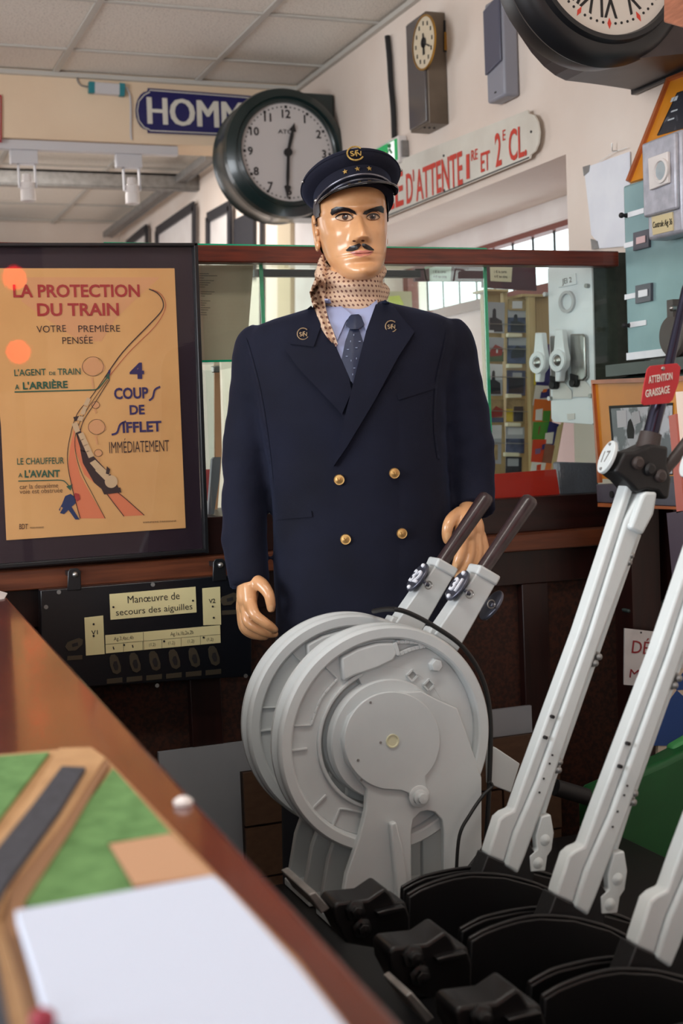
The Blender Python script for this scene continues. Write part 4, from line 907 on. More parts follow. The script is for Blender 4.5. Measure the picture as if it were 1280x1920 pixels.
face('mouth_line', [(655,473.2),(668,474),(680,474.6),(692,473.2),(700,471.6),(692,475),(680,476.2),(668,475.6)], .0014, mat('dark_mouth_line', (110,50,40), .4), par=lips)
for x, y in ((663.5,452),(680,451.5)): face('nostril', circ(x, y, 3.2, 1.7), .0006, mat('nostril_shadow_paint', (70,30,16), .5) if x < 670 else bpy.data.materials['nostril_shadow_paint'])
# hair: close cropped shell at sides and back
hb = headbm(.0035, nz=70, nu=120, z0=-.05, z1=.085, keep=lambda s, z: (s > -.42 and z > -.002+.02*(s < -.1)) or (s > .25 and z > -.05) or (s > -.35 and z > .012))
mk('hair', hb, mat('dark_painted_hair', (46,44,58), .35, nz=40, col2=(24,22,30), bump=(300,.4,.001), stretch=(1,1,.3)), body, smooth=60)
# ---- cap ----
ct = math.radians(19); cro = math.radians(3.2)
cz = (hu*math.cos(ct)-hf*-1*0 - hf*math.sin(ct)).normalized(); cf = (hf*math.cos(ct)+hu*math.sin(ct)).normalized(); cx = hr.copy()
Rm = Matrix.Rotation(cro, 3, hf); cz, cx = Rm@cz, Rm@cx; cf = Rm@cf
CO = H(.008, .004, .048)
def C_(x, y, z): return CO + cx*x - cf*y + cz*z
def cring(rx, ry, z, n=72, front=1.0, fz=0.0):
    return [C_(rx*math.cos(a), ry*math.sin(a)*(front if math.sin(a) < 0 else 1), z+fz*max(0,-math.sin(a))**2) for a in [2*PI*k/n for k in range(n)]]
b = B(); b.loft([cring(.0755,.097,-.020), cring(.0765,.098,-.012), cring(.0775,.0985,.022), cring(.077,.098,.03)]); 
cap = mk('cap', b, m_capw, man, smooth=60)
b = B(); b.loft([cring(.076,.097,.016), cring(.0800,.101,.0185), cring(.088,.108,.022,fz=.001), cring(.0955,.114,.028,fz=.001), cring(.0985,.1165,.035,fz=.001), cring(.0965,.1145,.042,fz=.0), cring(.089,.106,.049,fz=-.001), cring(.074,.09,.055,fz=-.001), cring(.05,.064,.059,fz=0), cring(.02,.028,.060)])
mk('crown', b, m_capw, cap, smooth=70)
b = B(); b.tube(cring(.0987,.1167,.035,fz=.001)+[cring(.0987,.1167,.035,fz=.001)[0]], .0013, 6); mk('crown_piping', b, m_capw, cap, smooth=60)
# visor: glossy black crescent sloping down
vr = []; N = 40
for j in range(9):
    u = j/8; row = []
    for k in range(N+1):
        a = math.radians(180+14+152*k/N); s = math.sin(math.radians(180*k/N)); ext = .047*(s**.75)*u
        x0, y0 = .0775*math.cos(a), .0985*math.sin(a); d = V((x0, y0)).normalized()
        row.append((x0+d.x*ext*.45, y0-ext*.93, -.008-.78*ext-.006*(1-s)))
    vr.append(row)
b = B(); top = [[C_(*p) for p in r] for r in vr]; bot = [[C_(p[0],p[1],p[2]-.003) for p in r] for r in vr]
b.loft(top, False, False); b.loft(bot, False, False); b.loft([top[-1], bot[-1]], False, False)
mk('visor', b, mat('black_patent_leather', (10,10,12), .09, coat=1), cap, smooth=60)
b = B(); b.tube([C_(*p) for p in vr[8]], .0016, 8); mk('visor_edge', b, mat('shiny_edge_piping', (40,40,46), .12, .3, coat=1), cap, smooth=60)
b = B(); b.tube([C_(.0795*math.cos(a), .1005*math.sin(a), -.0045-.006*(1-math.sin(math.radians(180*k/40)))) for k, a in [(k, math.radians(190+160*k/40)) for k in range(41)]], .0024, 8); mk('chin_cord', b, mat('dark_silver_cord', (120,120,130), .25, .8), cap, smooth=60)
for s in (-1,1):
    b = B(); b.ball(C_(s*.0775, -.022, -.006), .0042, n=12); mk('side_button', b, m_steel, cap, smooth=1)
    b = B(); b.ball(C_(s*.0975, -.030, .033), .0028, n=10); mk('vent_eyelet', b, m_steel, cap, smooth=1)
def capfront(x, z, R): # point and normal on the cap front at given side offset
    a = -PI/2+x; return C_(R[0]*math.cos(a), R[1]*math.sin(a), z), (cx*math.cos(a)*1.0/R[0]*R[0]-cf*math.sin(a)).normalized()
c, n = capfront(-.03, .030, (.0965,.1175)); emblem(c+n*.001, (n*.95+cz*.12).normalized(), cz, .0155, cap, m_gthread, 'cap_badge')
for x in (-.30, 0.0, .30):
    c, n = capfront(x-.02, .0075, (.078,.0995)); b = B(); r = cz.cross(n)
    pts = [c+n*.0004+(r*math.sin(a)+cz*math.cos(a))*(.0052 if k % 2 == 0 else .0022) for k, a in [(k, PI*k/5) for k in range(10)]]; b.prism(pts, n*.0012); mk('star', b, m_gthread, cap)
# ---- scarf ----
m_scarf = bpy.data.materials.new('patterned_beige_scarf'); m_scarf.use_nodes = True; nt = m_scarf.node_tree; p = nt.nodes['Principled BSDF']; p.inputs['Roughness'].default_value = .6
tc = nt.nodes.new('ShaderNodeTexCoord'); mp = nt.nodes.new('ShaderNodeMapping'); mp.inputs['Rotation'].default_value = (.0,.0,0); mp.inputs['Scale'].default_value = (1,1,1)
vo = nt.nodes.new('ShaderNodeTexVoronoi'); vo.inputs['Scale'].default_value = 1.0; vo.inputs['Randomness'].default_value = .12
rp = nt.nodes.new('ShaderNodeValToRGB'); rp.color_ramp.interpolation = 'EASE'; el = rp.color_ramp.elements
el[0].position = 0; el[0].color = (*lin((190,160,140)),1); el[1].position = .10; el[1].color = (*lin((104,62,54)),1)
for po, c_ in ((.22,(104,62,54)),(.30,(206,176,150)),(1,(200,168,142))): e = el.new(po); e.color = (*lin(c_),1)
nt.links.new(tc.outputs['UV'], vo.inputs['Vector']); nt.links.new(vo.outputs['Distance'], rp.inputs[0]); nt.links.new(rp.outputs[0], p.inputs['Base Color'])
def uvify(o, fn):
    me = o.data; uv = me.uv_layers.new(name='UVMap')
    for l in me.loops: uv.data[l.index].uv = fn(me.vertices[l.vertex_index].co, l.vertex_index)
n = 120; rings = []; uvs = []; NR = 34
stab = [(0,663,490,54,.058,.024),(.12,661,500,60,.064,.023),(.3,658,514,65,.070,.020),(.5,656,532,68,.073,.017),(.7,657,550,68,.073,.016),(.88,660,566,61,.068,.018),(1,662,577,50,.06,.022)]
for i in range(NR+1):
    u = i/NR; cx_, cy_, hw, dd, tilt = interps(stab, u); c = W(cx_, cy_, 2.645); ring = []
    for k in range(n):
        a = 2*PI*k/n; fold = .0040*math.sin(u*9+math.sin(a)*2.2+.6)+.0018*math.sin(u*17-math.cos(a)*3.3)+.007*noise.noise(V((math.cos(a)*1.6, math.sin(a)*1.6, u*3)))
        if u < .04 or u > .96: fold -= .005
        ring.append(c+RH*((hw*PX+fold)*math.cos(a))+FH*((dd+fold)*math.sin(a))+V((0,0,tilt*math.sin(a))))
    rings.append(ring)
b = B(); b.loft(rings, False); sbm = b.bm; sbm.verts.ensure_lookup_table(); SCF = bvh_of(sbm)
scarf = mk('scarf', b, m_scarf, man, smooth=180)
so = scarf.modifiers.new('thickness', 'SOLIDIFY'); so.thickness = .003; so.offset = -1
uvify(scarf, lambda co, i: (abs((i % n)/n-.25)*.46/.0092+(co.z*40), co.z/.0092))
fm = drape([(600,498),(592,518),(580,548),(584,566),(590,588),(600,614),(614,634),(629,650),(633,645),(624,620),(615,598),(610,575),(610,545),(611,520)], lambda x, y: .016+.006*math.sin((x-y*.35)*.42)+.002*math.sin(y*.3), .016, cell=4, surfs=[COAT, SCF], miss=2.57)
fl = mk('scarf_tail', fm, m_scarf, scarf, smooth=70)
off_ = WM[man.name].translation
uvify(fl, lambda co, i: ((co+off_).dot(RH)/.0095+.3*(co.z/.0105), co.z/.0105))
# small knot end peeping at the left of the neck
b = B(); b.tube([W(604,479,2.63), W(602,490,2.62), W(602,505,2.61), W(604,530,2.60)], [.002,.006,.010,.012], 10); se = mk('scarf_end', b, m_scarf, scarf, smooth=60); uvify(se, lambda co, i: (co.x/.0092, co.z/.0092))
# ---- trousers and shoes ----
b = B()
for (x0, x1, x2, y2) in ((600,596,584,0),(745,742,735,0)):
    a0, a1 = W(x0,1290,2.66), W(x1,1450,2.66); a2 = W(x2,1750,2.66); dirn = (a2-a1); t = (.07-a1.z)/dirn.z; a3 = a1+dirn*t
    b.tube([a0, a1, (a1+a3)/2, a3], [.082,.075,.062,.06], 24)
tr_ = mk('trousers', b, m_trous, man, smooth=60)
for (x1, x2) in ((596,584),(742,735)):
    a1 = W(x1,1450,2.66); a2 = W(x2,1750,2.66); t = (.05-a1.z)/(a2-a1).z; a3 = a1+(a2-a1)*t; a3.z = 0; b = B()
    b.loft([[a3-FH*y_+RH*(w*math.cos(q))+V((0,0,.002+h*max(0,math.sin(q)))) for q in [2*PI*k/16 for k in range(16)]] for y_, w, h in ((-.09,.02,.03),(-.07,.036,.07),(0,.04,.08),(.08,.044,.06),(.15,.046,.045),(.19,.03,.03),(.205,.01,.01))]); mk('shoe', b, m_black, man, smooth=60)
# ---------------- wheel levers 31 and 32 ----------------
m_cast = mat('pale_grey_cast_paint', (196,200,200), .4, nz=7, col2=(184,189,190), bump=(120,.12,.001), thr=(.4,.8)); m_cast.node_tree.nodes['Principled BSDF'].inputs['Specular IOR Level'].default_value = .4
m_grip = mat('dark_brown_grip', (58,42,44), .3, nz=40, col2=(40,28,30), bump=(160,.15,.001), coat=.2)
m_cable = mat('black_cable', (20,20,20), .5); m_plate = mat('dark_silver_plate', (84,86,98), .3, .6); m_num = mat('raised_white_number', (220,222,230), .3)
def text3(s, c, n, up, h, m, par, bold=.02, th=.002, name='number', wide=1.0, skew=None):
    n = n.normalized(); up = (up-n*up.dot(n)).normalized(); r = up.cross(n)
    if skew is not None: r = skew.normalized()
    cu_ = bpy.data.curves.new('t', 'FONT'); cu_.body = s; cu_.size = 1; cu_.extrude = .0001; cu_.offset = bold; cu_.resolution_u = 3
    ob = bpy.data.objects.new('t', cu_); COL.objects.link(ob); me = bpy.data.meshes.new_from_object(ob.evaluated_get(bpy.context.evaluated_depsgraph_get())); bpy.data.objects.remove(ob, do_unlink=True)
    xs = [q.co.x for q in me.vertices]; ys = [q.co.y for q in me.vertices]; mx, my = (min(xs)+max(xs))/2, (min(ys)+max(ys))/2; k = h/(max(ys)-min(ys))
    for q in me.vertices: q.co = c+r*((q.co.x-mx)*k*wide)+up*((q.co.y-my)*k)+n*(th if q.co.z > 0 else 0)
    bm = bmesh.new(); bm.from_mesh(me); bpy.data.meshes.remove(me); return mk(name, bm, m, par)
def oval(c, n, up, ra, rb, th, k=36):
    n = n.normalized(); up = (up-n*up.dot(n)).normalized(); r = up.cross(n); b = B()
    b.prism([c+up*ra*math.cos(2*PI*i/k)+r*rb*math.sin(2*PI*i/k) for i in range(k)], n*th); return b
YW = 2.0; DZ = .42
def wheel_lever(num, label, dy):
    fp = ('Y', YW); Cw = P(726,1386,fp); R = (P(916,1375,fp).x-P(513,1388,fp).x)/2*.985
    root = thing('wheel_lever', label, 'lever', (Cw.x, YW, DZ), 'wheel levers')
    cx0, cz0 = Cw.x, Cw.z
    def sector(b, r0, r1, a0, a1, ya, yb, n=72):
        full = abs(a1-a0) >= 359.9; n = max(4, int(n*abs(a1-a0)/360)); A = [math.radians(a0+(a1-a0)*k/n) for k in range(n+(0 if full else 1))]
        rings = [[V((cx0+r*math.cos(a), y, cz0+r*math.sin(a))) for r, y in ((r0,ya),(r1,ya),(r1,yb),(r0,yb))] for a in A]
        if full: rings.append(rings[0])
        b.loft(rings, not full)
        if full: bmesh.ops.remove_doubles(b.bm, verts=b.bm.verts, dist=1e-6)
    b = B(); prof = [(R*.87,.006),(R*.885,-.002),(R*.90,-.004),(R*.975,-.004),(R*.99,-.001),(R,.004),(R,.009),(R*.955,.014),(R*.95,.022),(R*.955,.030),(R,.035),(R,.042),(R*.97,.046),(R*.88,.046),(R*.87,.040)]
    rings = [[V((cx0+r*math.cos(2*PI*k/120), YW+h, cz0+r*math.sin(2*PI*k/120))) for k in range(120)] for r, h in prof+[prof[0]]]
    b.loft(rings, False); wheel = mk('wheel_rim', b, m_cast, root, smooth=35)
    b = B(); sector(b, R*.615, R*.875, 0, 360, YW+.012, YW+.034); mk('wheel_web', b, m_cast, wheel, bevel=.002)
    b = B(); sector(b, R*.60, R*.635, 108, 300, YW+.006, YW+.038); mk('inner_edge', b, m_cast, wheel, bevel=.002)
    b = B(); sector(b, R*.3, R*.63, -75, 112, YW+.012, YW+.034); mk('inner_web', b, m_cast, wheel, bevel=.002)
    f2 = ('Y', YW+.012)
    mk('counterweight_pad', slab([(634,1232),(639,1276),(662,1265),(702,1252),(733,1237),(741,1222),(733,1203),(702,1204),(667,1214)], f2, .02, .012), m_cast, wheel, bevel=.004)
    for pts, w, h in (([(735,1203),(742,1227)],.007,.012), ([(742,1227),(767,1216),(794,1210)],.007,.009), ([(740,1203),(772,1203),(802,1212),(837,1232)],.006,.010),
        ([(537,1361),(582,1359)],.003,.004), ([(537,1408),(575,1403)],.004,.004), ([(585,1515),(610,1490)],.004,.004), ([(610,1250),(632,1272)],.003,.004), ([(582,1359),(600,1310),(632,1272)],.004,.004),
        ([(622,1549),(632,1525),(640,1516),(682,1524)],.003,.004), ([(655,1580),(662,1575),(700,1560)],.003,.004)):
        mk('web_rib', curve_line(spl(pts,4) if len(pts) > 2 else pts, f2, w, .0, h), m_cast, wheel, bevel=.001)
    for x, y in ((771,1267),(802,1285)):
        b = B(); q = [(x-11,y+1),(x+1,y-12),(x+11,y-3),(x+1,y+10)]; q = [(x-10,y-1),(x+1,y-12),(x+11,y-2),(x,y+10)]
        for i in range(4): b2 = curve_line([q[i], q[(i+1)%4]], f2, .003, .0, .004); joinbm(b.bm, b2.bm)
        mk('square_socket', b, m_cast, wheel); mk('socket_shade', slab([(x-8,y-1),(x+1,y-10),(x+9,y-2),(x,y+8)], f2, .0015, .001), mat('shadow_grey', (150,152,150), .6) if 'shadow_grey' not in bpy.data.materials else bpy.data.materials['shadow_grey'], wheel)  # flat grey plate paints the shade inside the socket
    c = P(814,1246,f2); b = B(); b.lathe(c, (0,-1,0), [(.0125,0),(.0125,.004),(.0105,.006),(.0105,.012),(.0,.013)], 6); mk('hex_bolt', b, m_cast, wheel, bevel=.001)
    # hub drum, stand, cover plate
    Yh = Cw.x/((P(733,1388,('Y',1)).x)); 
    b = B(); b.lathe((cx0,Yh+.012,cz0), (0,1,0), [(0,0),(.098,0),(.100,.004),(.095,.009),(.095,.013),(.101,.018),(.101,.023),(.096,.028),(.102,.034),(.102,.05),(.06,.055),(.06,.085),(0,.085)], 64); mk('hub_drum', b, m_cast, root, smooth=35)
    sp = ('Y', Yh); Zb = DZ+.0
    pts = [(905,1700),(905,1632),(903,1570),(903,1458),(880,1390),(857,1328),(820,1312),(790,1296),(733,1300),(690,1314),(655,1345),(642,1388),(650,1430),(672,1462),(688,1480),(686,1520),(674,1570),(650,1640),(630,1700),(771,1700),(771,1560),(775,1537),(788,1523),(801,1520),(815,1523),(828,1537),(832,1560),(832,1700)]
    w3 = [P(x, y, sp) for x, y in pts]
    w3 = [V((p.x, p.y, DZ+.002)) if y == 1700 else p for p, (x, y) in zip(w3, pts)]
    b = B(); b.prism(w3, (0,.014,0)); stand = mk('stand_plate', b, m_cast, root, bevel=.002)
    mk('stand_rib', slab([(726,1541),(737,1537),(750,1590),(757,1640),(756,1690),(738,1690),(735,1640),(730,1590)], sp, .014, .014), m_cast, stand, bevel=.003)
    b = B(); b.box(P(630,1700,sp).x, P(905,1700,sp).x, Yh-.03, Yh+.10, DZ+.001, DZ+.014); mk('stand_foot', b, m_cast, stand, bevel=.002)
    b = B(); w4 = [V((v.x+.0,v.y+.085,v.z)) for v in w3]; b.prism(w4, (0,.012,0)); mk('rear_plate', b, m_cast, stand, bevel=.002)
    cp = [(733+91*math.cos(a), 1388+92*math.sin(a)) for a in [math.radians(-215+270*k/40) for k in range(41)]]
    cp = [(733+90*math.cos(math.radians(a)), 1388+92*math.sin(math.radians(a))) for a in range(100, 410, 6)]
    cp += [(796,1462),(799,1480),(797,1498),(790,1508),(778,1509),(769,1500),(763,1486),(750,1481),(738,1480)]
    mk('cover_plate', slab(cp, sp, .005, .005), m_cast, stand, bevel=.0015)
    c = P(783,1492,sp); b = B(); b.lathe(c+V((0,-.005,0)), (0,-1,0), [(.0185,0),(.0185,.002),(.017,.003),(.0125,.003),(.0125,.010),(.008,.0115),(.0078,.018),(0,.019)], 28); mk('cover_bolt', b, m_cast, stand, smooth=35)
    c = P(733,1388,sp); b = B(); b.lathe(c+V((0,-.005,0)), (0,-1,0), [(.0095,0),(.0115,.0),(.0115,.0022),(.0095,.0022),(.0085,.0008),(0,.0008)], 28); mk('axle_end', b, mat('yellowed_paint', (206,202,170), .5) if 'yellowed_paint' not in bpy.data.materials else bpy.data.materials['yellowed_paint'], stand, smooth=35)
    for x, y in ((711,1391),(669,1424),(675,1461),(692,1316)):
        c = P(x,y,sp); b = B(); b.cyl(c+V((0,-.005,0)), c+V((0,-.006,0)), .0022, n=10); mk('rivet_hole', b, m_galv, stand)
    # lever arm, grip, number plates
    fa = ('Y', YW+.022); ad = (P(1000,935,fa)-P(907,1078,fa)); ad.y = 0; ad.normalize(); npv = V((-ad.z,0,ad.x))
    TH = .036
    arm = mk('lever_arm', slab([(897,1070),(931,1093),(858,1222),(815,1190)], fa, TH), m_cast, root, bevel=.0025)
    b = slab([(899,1058),(938,1081),(929,1099),(891,1076)], fa, TH+.008, .004); mk('arm_cap', b, m_cast, arm, bevel=.004, segs=3)
    mk('arm_root', slab([(812,1176),(868,1206),(850,1240),(790,1215)], fa, .03, -.004), m_cast, arm, bevel=.003)
    g0 = P(911,1074,fa)+V((0,TH/2,0)); g1 = P(1006,934,fa)+V((0,TH/2,0)); g1.y = g0.y
    d = (g1-g0); b = B(); b.tube([g0, g0+d*.02, g0+d*.3, g0+d*.7, g0+d*.93, g0+d*.975, g0+d*1.0, g0+d*1.012], [.0135,.0125,.0128,.0142,.0152,.0142,.010,.001], 24); mk('grip', b, m_grip, root, smooth=60)
    for sgn, (x, y) in ((1,(861,1099)), (-1,(925,1133))):
        nv = npv*sgn; c = P(x, y, fa); c.y = YW+.022+TH/2; c = c+nv*(.0 if sgn > 0 else .004)
        if sgn > 0: c = P(865,1101,fa); c.y = YW+.022+TH/2-.008; 
        o = mk('number_plate', oval(c, nv, ad, .030, .024, .006), m_plate, arm, bevel=.0015)
        if sgn > 0: text3(num, c+nv*.006, nv, ad, .026, m_num, o, bold=.03, th=.0025, name='number')
        for k in (-1,1): b = B(); b.ball(c+nv*.0065+ad*.0235*k, .0042, n=10); mk('plate_rivet', b, m_num, o, smooth=60)
        b = B(); q = c+ad*-.004+V((0,-TH/2-.006,0))-nv*.012; b.tube([q+V((.007*math.cos(t),-.002,.007*math.sin(t))) for t in [2*PI*k/14 for k in range(15)]], .0011, 6); mk('wire_ring', b, m_steel, arm, smooth=60)
        b = B(); b.ball(q+nv*.004, (.005,.004,.005), n=8); b.tube([q+nv*.012, q+nv*.004, q-nv*.002], .0028, 6); mk('seal_hook', b, m_plate, arm, smooth=60)
    return root
w31 = wheel_lever('31', 'front pale grey wheel lever with number plate 31 and dark brown grip', 0)
w32 = wheel_lever('32', 'rear pale grey wheel lever with number plate 32, its grip before the hand', 0)
mv = Matrix.Translation(V((0,.163,0)))@WM[w32.name]; w32.matrix_world = mv; WM[w32.name] = mv
# cable running over the front wheel
f = ('Y', YW+.010); b = B(); rr = .0042
pts = spl([(700,1146),(728,1142),(760,1147),(810,1172),(868,1214),(905,1275),(919,1350),(917,1466),(912,1560),(906,1640)], 6)
b.tube([P(x,y,('Y', YW+.010+max(0,.16*(1-i/9)))) for i, (x, y) in enumerate(pts)], rr, 8); cb = mk('cable', b, m_cable, w31, smooth=60)
f = ('Y', YW-.03); b = B(); b.tube([P(x,y,f) for x, y in spl([(917,1466),(922,1475),(905,1492),(881,1527),(861,1567),(855,1640)], 6)], .003, 8)
mk('cable_loop', b, m_cable, w31, smooth=60); b = B(); b.tube([P(x,y,f) for x, y in spl([(912,1580),(896,1603),(877,1628)], 5)], .003, 8); mk('cable_end', b, m_cable, w31, smooth=60)
mk('side_bracket', slab([(914,1398),(930,1402),(975,1432),(958,1487),(916,1470)], ('Y', YW+.05), .012), m_cast, w31, bevel=.002)
# ---------------- lever frame table ----------------
YL = 1.72
m_fblk = mat('frame_black', (10,10,12), .42)
tb_ = thing('lever_frame', 'black iron frame table carrying the wheel levers and the tall white levers', 'lever frame', (1.0, 1.6, 0))
b = B(); b.box(.50, 1.42, .75, 2.26, DZ-.05, DZ); mk('deck', b, m_fblk, tb_, bevel=.004)
for x in (.54, 1.38):
    for y in (.79, 2.22): b = B(); b.box(x-.03,x+.03,y-.03,y+.03,0,DZ-.051); mk('leg', b, m_black, tb_)
for q in ([(578,1678),(592,1672),(619,1704),(603,1714)], ):
    p = ('Y', 1.70); mk('steel_angle', slab(q, p, .12), m_galv, tb_, bevel=.002)
mk('steel_angle', slab([(760,1868),(772,1860),(815,1910),(799,1920)], ('Y',1.41), .07), m_galv, tb_, bevel=.002)
# ---------------- tall white point levers ----------------
m_lev = mat('chipped_white_paint', (208,214,214), .36, nz=16, col2=(190,197,198), thr=(.55,.8), bump=(60,.25,.0015)); m_levb = mat('lever_black', (18,18,20), .5, bump=(50,.3,.002))
m_hand = mat('blued_steel_handle', (54,54,70), .22, .8); m_brown = mat('brown_black_collar', (58,48,46), .5)
fl_ = ('Y', YL); piv = P(960,1625,fl_)
def point_lever():
    root = thing('point_lever', 'tall white point lever', 'lever', piv, 'tall white point levers')
    def s(name, pts, th, off, m, par=None, bevel=.002, **k): return mk(name, slab(pts, fl_, th, off), m, par or root, bevel=bevel, **k)
    bar = s('lever_bar', [(915,1605),(919,1590),(936,1537),(947,1527),(963,1520),(981,1468),(1085,1184),(1176,908),(1182,903),(1190,912),(1169,975),(1101,1190),(1003,1465),(962,1560),(945,1618)], .026, 0, m_lev, bevel=.004, segs=3)
    s('lever_flange', [(962,1560),(1003,1465),(1101,1190),(1169,975),(1193,928),(1200,922),(1222,922),(1214,965),(1196,1003),(1124,1196),(1035,1459),(998,1560),(982,1604),(968,1638),(944,1622)], .030, .006, m_lev, bar, bevel=.005, segs=3)
    s('flange_head', [(1193,928),(1200,921),(1222,922),(1215,963),(1194,1003),(1170,990)], .02, .016, m_lev, bar, bevel=.005, segs=3)
    s('black_foot', [(913,1603),(945,1617),(945,1622),(966,1634),(990,1580),(1003,1600),(1000,1640),(985,1690),(880,1690)], .034, .003, m_levb, bar)
    b = B(); b.tube([P(x,y,fl_)+V((.004,.018,0)) for x, y in [(1204,1003),(1139,1188),(1044,1462),(1020,1540)]], .0052, 10); rod = mk('catch_rod', b, m_lev, root, smooth=60)
    s('rod_foot', [(1012,1530),(1030,1526),(1036,1560),(1032,1592),(1024,1604),(1020,1632),(992,1634),(990,1604),(1004,1592),(1002,1566)], .014, .004, m_lev, rod)
    for x, y, r in ((1181,1041,.0056),(1177,1054,.0056),(1121,1231,.0056),(1114,1243,.0056),(1047,1428,.0056),(1045,1443,.0056),(1019,1574,.010),(1006,1617,.010)):
        c = P(x,y,fl_)+V((0,-.002,0)); b = B(); b.lathe(c+V((0,.012,0)), (0,-1,0), [(r*1.25,0),(r*1.25,.006),(r*.9,.008),(r*.9,.014),(r*.3,.017),(0,.0172)], 14); mk('bolt', b, m_lev if r > .006 else m_galv, rod, smooth=35)
    for x, y in ((1033,1343),(1020,1382),(1031,1414),(1026,1430),(1015,1458),(1007,1484)):
        c = P(x,y,fl_); b = B(); b.cyl(c, c+V((0,-.0065 if x < 1034 and y < 1400 else -.0012-.006,0)), .0028 if y < 1400 else .0016, n=10); mk('rivet', b, m_ink, bar)
    head = s('head_casting', [(1143,884),(1163,847),(1182,846),(1197,841),(1213,833),(1245,837),(1243,872),(1251,897),(1246,935),(1234,936),(1224,922),(1205,918),(1186,924),(1167,902)], .05, .012, m_levb, root, .005, segs=3)
    ad = (P(1228,815,fl_)-P(1160,1000,fl_)).normalized(); ad.y = 0; npv = V((-ad.z,0,ad.x)); c = P(1143,857,fl_); c.y = YL+.008
    dn = (npv*.98+V((0,.12,0))).normalized(); ds = mk('number_disc', oval(c-dn*.004, dn, ad, .0265, .0225, .006), m_lev, head, bevel=.001)
    text3('17', c+dn*.002, dn, ad, .018, m_galv, ds, bold=-.005, th=.0006, name='number')
    for k in (-1,1): b = B(); b.ball(c+dn*.003+ad*.020*k, .0024, n=8); mk('disc_screw', b, m_galv, ds, smooth=60)
    b = B(); h0 = P(1222,850,fl_)+V((0,.015,0)); h1 = P(1231,812,fl_)+V((0,.015,0)); b.tube([h0, h0+(h1-h0)*.5, h1], [.020,.0175,.0165], 24); mk('collar', b, m_brown, head, smooth=60)
    hp = [(1230,815,16),(1240,775,16),(1246,755,15.5),(1248,750,12.5),(1263,690,11),(1283,600,9.5),(1297,540,9.5),(1300,525,7)]
    b = B(); b.tube([P(x,y,fl_)+V((0,.015,0)) for x, y, r in hp], [r*.00075 for x,y,r in hp], 24); mk('handle', b, m_hand, root, smooth=35)
    b = B(); b.tube([P(x,y,fl_)+V((0,.0,0)) for x, y in [(1232,897),(1262,862),(1300,812)]], [.0085,.0095,.009], 12); mk('catch_handle', b, m_brown, head, smooth=60)
    for x, y in ((1228,892),(1186,868),(1208,880)): c = P(x,y,fl_)+V((0,-.010,0)); b = B(); b.lathe(c, (0,-1,0), [(.010,0),(.010,.006),(.006,.009),(0,.009)], 16); mk('head_bolt', b, m_brown if x != 1208 else m_levb, head, smooth=35)
    # quadrant plates the lever swings between
    for Yq, pts in ((YL+.046, [(755,1668),(776,1656),(799,1646),(853,1634),(908,1629),(980,1632),(1050,1650),(1100,1690)]), (YL-.024, [(766,1682),(790,1668),(821,1656),(852,1647),(886,1642),(946,1645),(1010,1662),(1060,1690),(1090,1725)])):
        pq = ('Y', Yq); w = [P(x,y,pq) for x, y in pts]; w = w+[V((w[-1].x, Yq, DZ+.009)), V((w[0].x-.01, Yq, DZ+.003))]
        b = B(); b.prism(w, (0,.012,0)); qp = mk('quadrant_plate', b, m_fblk, root, bevel=.0025)
        b = B(); w2 = [P(x,y-2,pq)+V((0,.004,0)) for x, y in spl(pts,4)]; b.tube(w2, .003, 8); mk('plate_lip', b, m_fblk, qp, smooth=60)
    pq = ('Y', YL-.03)
    mk('front_shoe', slab([(624,1702),(632,1692),(652,1690),(690,1686),(722,1664),(732,1674),(742,1692),(760,1690),(770,1720),(770,1790),(650,1770),(628,1730)], pq, .055), m_fblk, root, bevel=.005, segs=3)
    b = B(); 
    for x, y in ((664,1706),(676,1738)):
        c = P(x,y,pq); b = B(); b.lathe(c, (0,-1,0), [(.015,0),(.015,.006),(.009,.008),(.009,.016),(.0,.018)], 6); mk('shoe_bolt', b, m_fblk, root, bevel=.001)
    mk('shoe_step', slab([(700,1706),(722,1700),(752,1694),(756,1702),(726,1710),(704,1714)], pq, .02, .012), m_fblk, root, bevel=.002)
    return root
lv = point_lever(); lv['label'] = 'tall white lever farthest back, carrying the red lubrication tag'
for k, (sx, lab, an) in enumerate(((0,'second tall white lever, standing in front of the chequered board',1.0),(-.004,'third tall white lever, at the right edge of the picture',1.2),(-.004,'nearest lever, only its black quadrant showing at the bottom right corner',0))):
    m_ = Matrix.Translation(piv+V((sx, -.193*(k+1), 0)))@Matrix.Rotation(math.radians(an), 4, 'Y'); dup(lv, m_, lab)
# red tag
pt = ('Y', YL-.015)
tg = thing('warning_tag', 'red plastic tag reading ATTENTION GRAISSAGE hanging on the farthest white lever', 'tag', P(1240,757,pt))
m_redp = mat('red_plastic_tag', (186,36,44), .35)
mk('tag_plate', slab([(1213,692),(1219,686),(1269,681),(1276,688),(1272,718),(1261,750),(1254,756),(1207,760),(1202,755),(1206,725)], pt, .002), m_redp, tg, bevel=.0006)
letter('ATTENTION', (1215,719), (1261,711), 13.5, pt, m_enam, tg, off=.0008, bold=.012, shear=.28, th=.0004)
letter('GRAISSAGE', (1210,745), (1256,736), 13.5, pt, m_enam, tg, off=.0008, bold=.012, shear=.28, th=.0004)
c = P(1242,691,pt); b = B(); b.ball(c+V((0,-.001,0)), (.0032,.002,.0032), n=10); mk('eyelet', b, m_steel, tg, smooth=60)
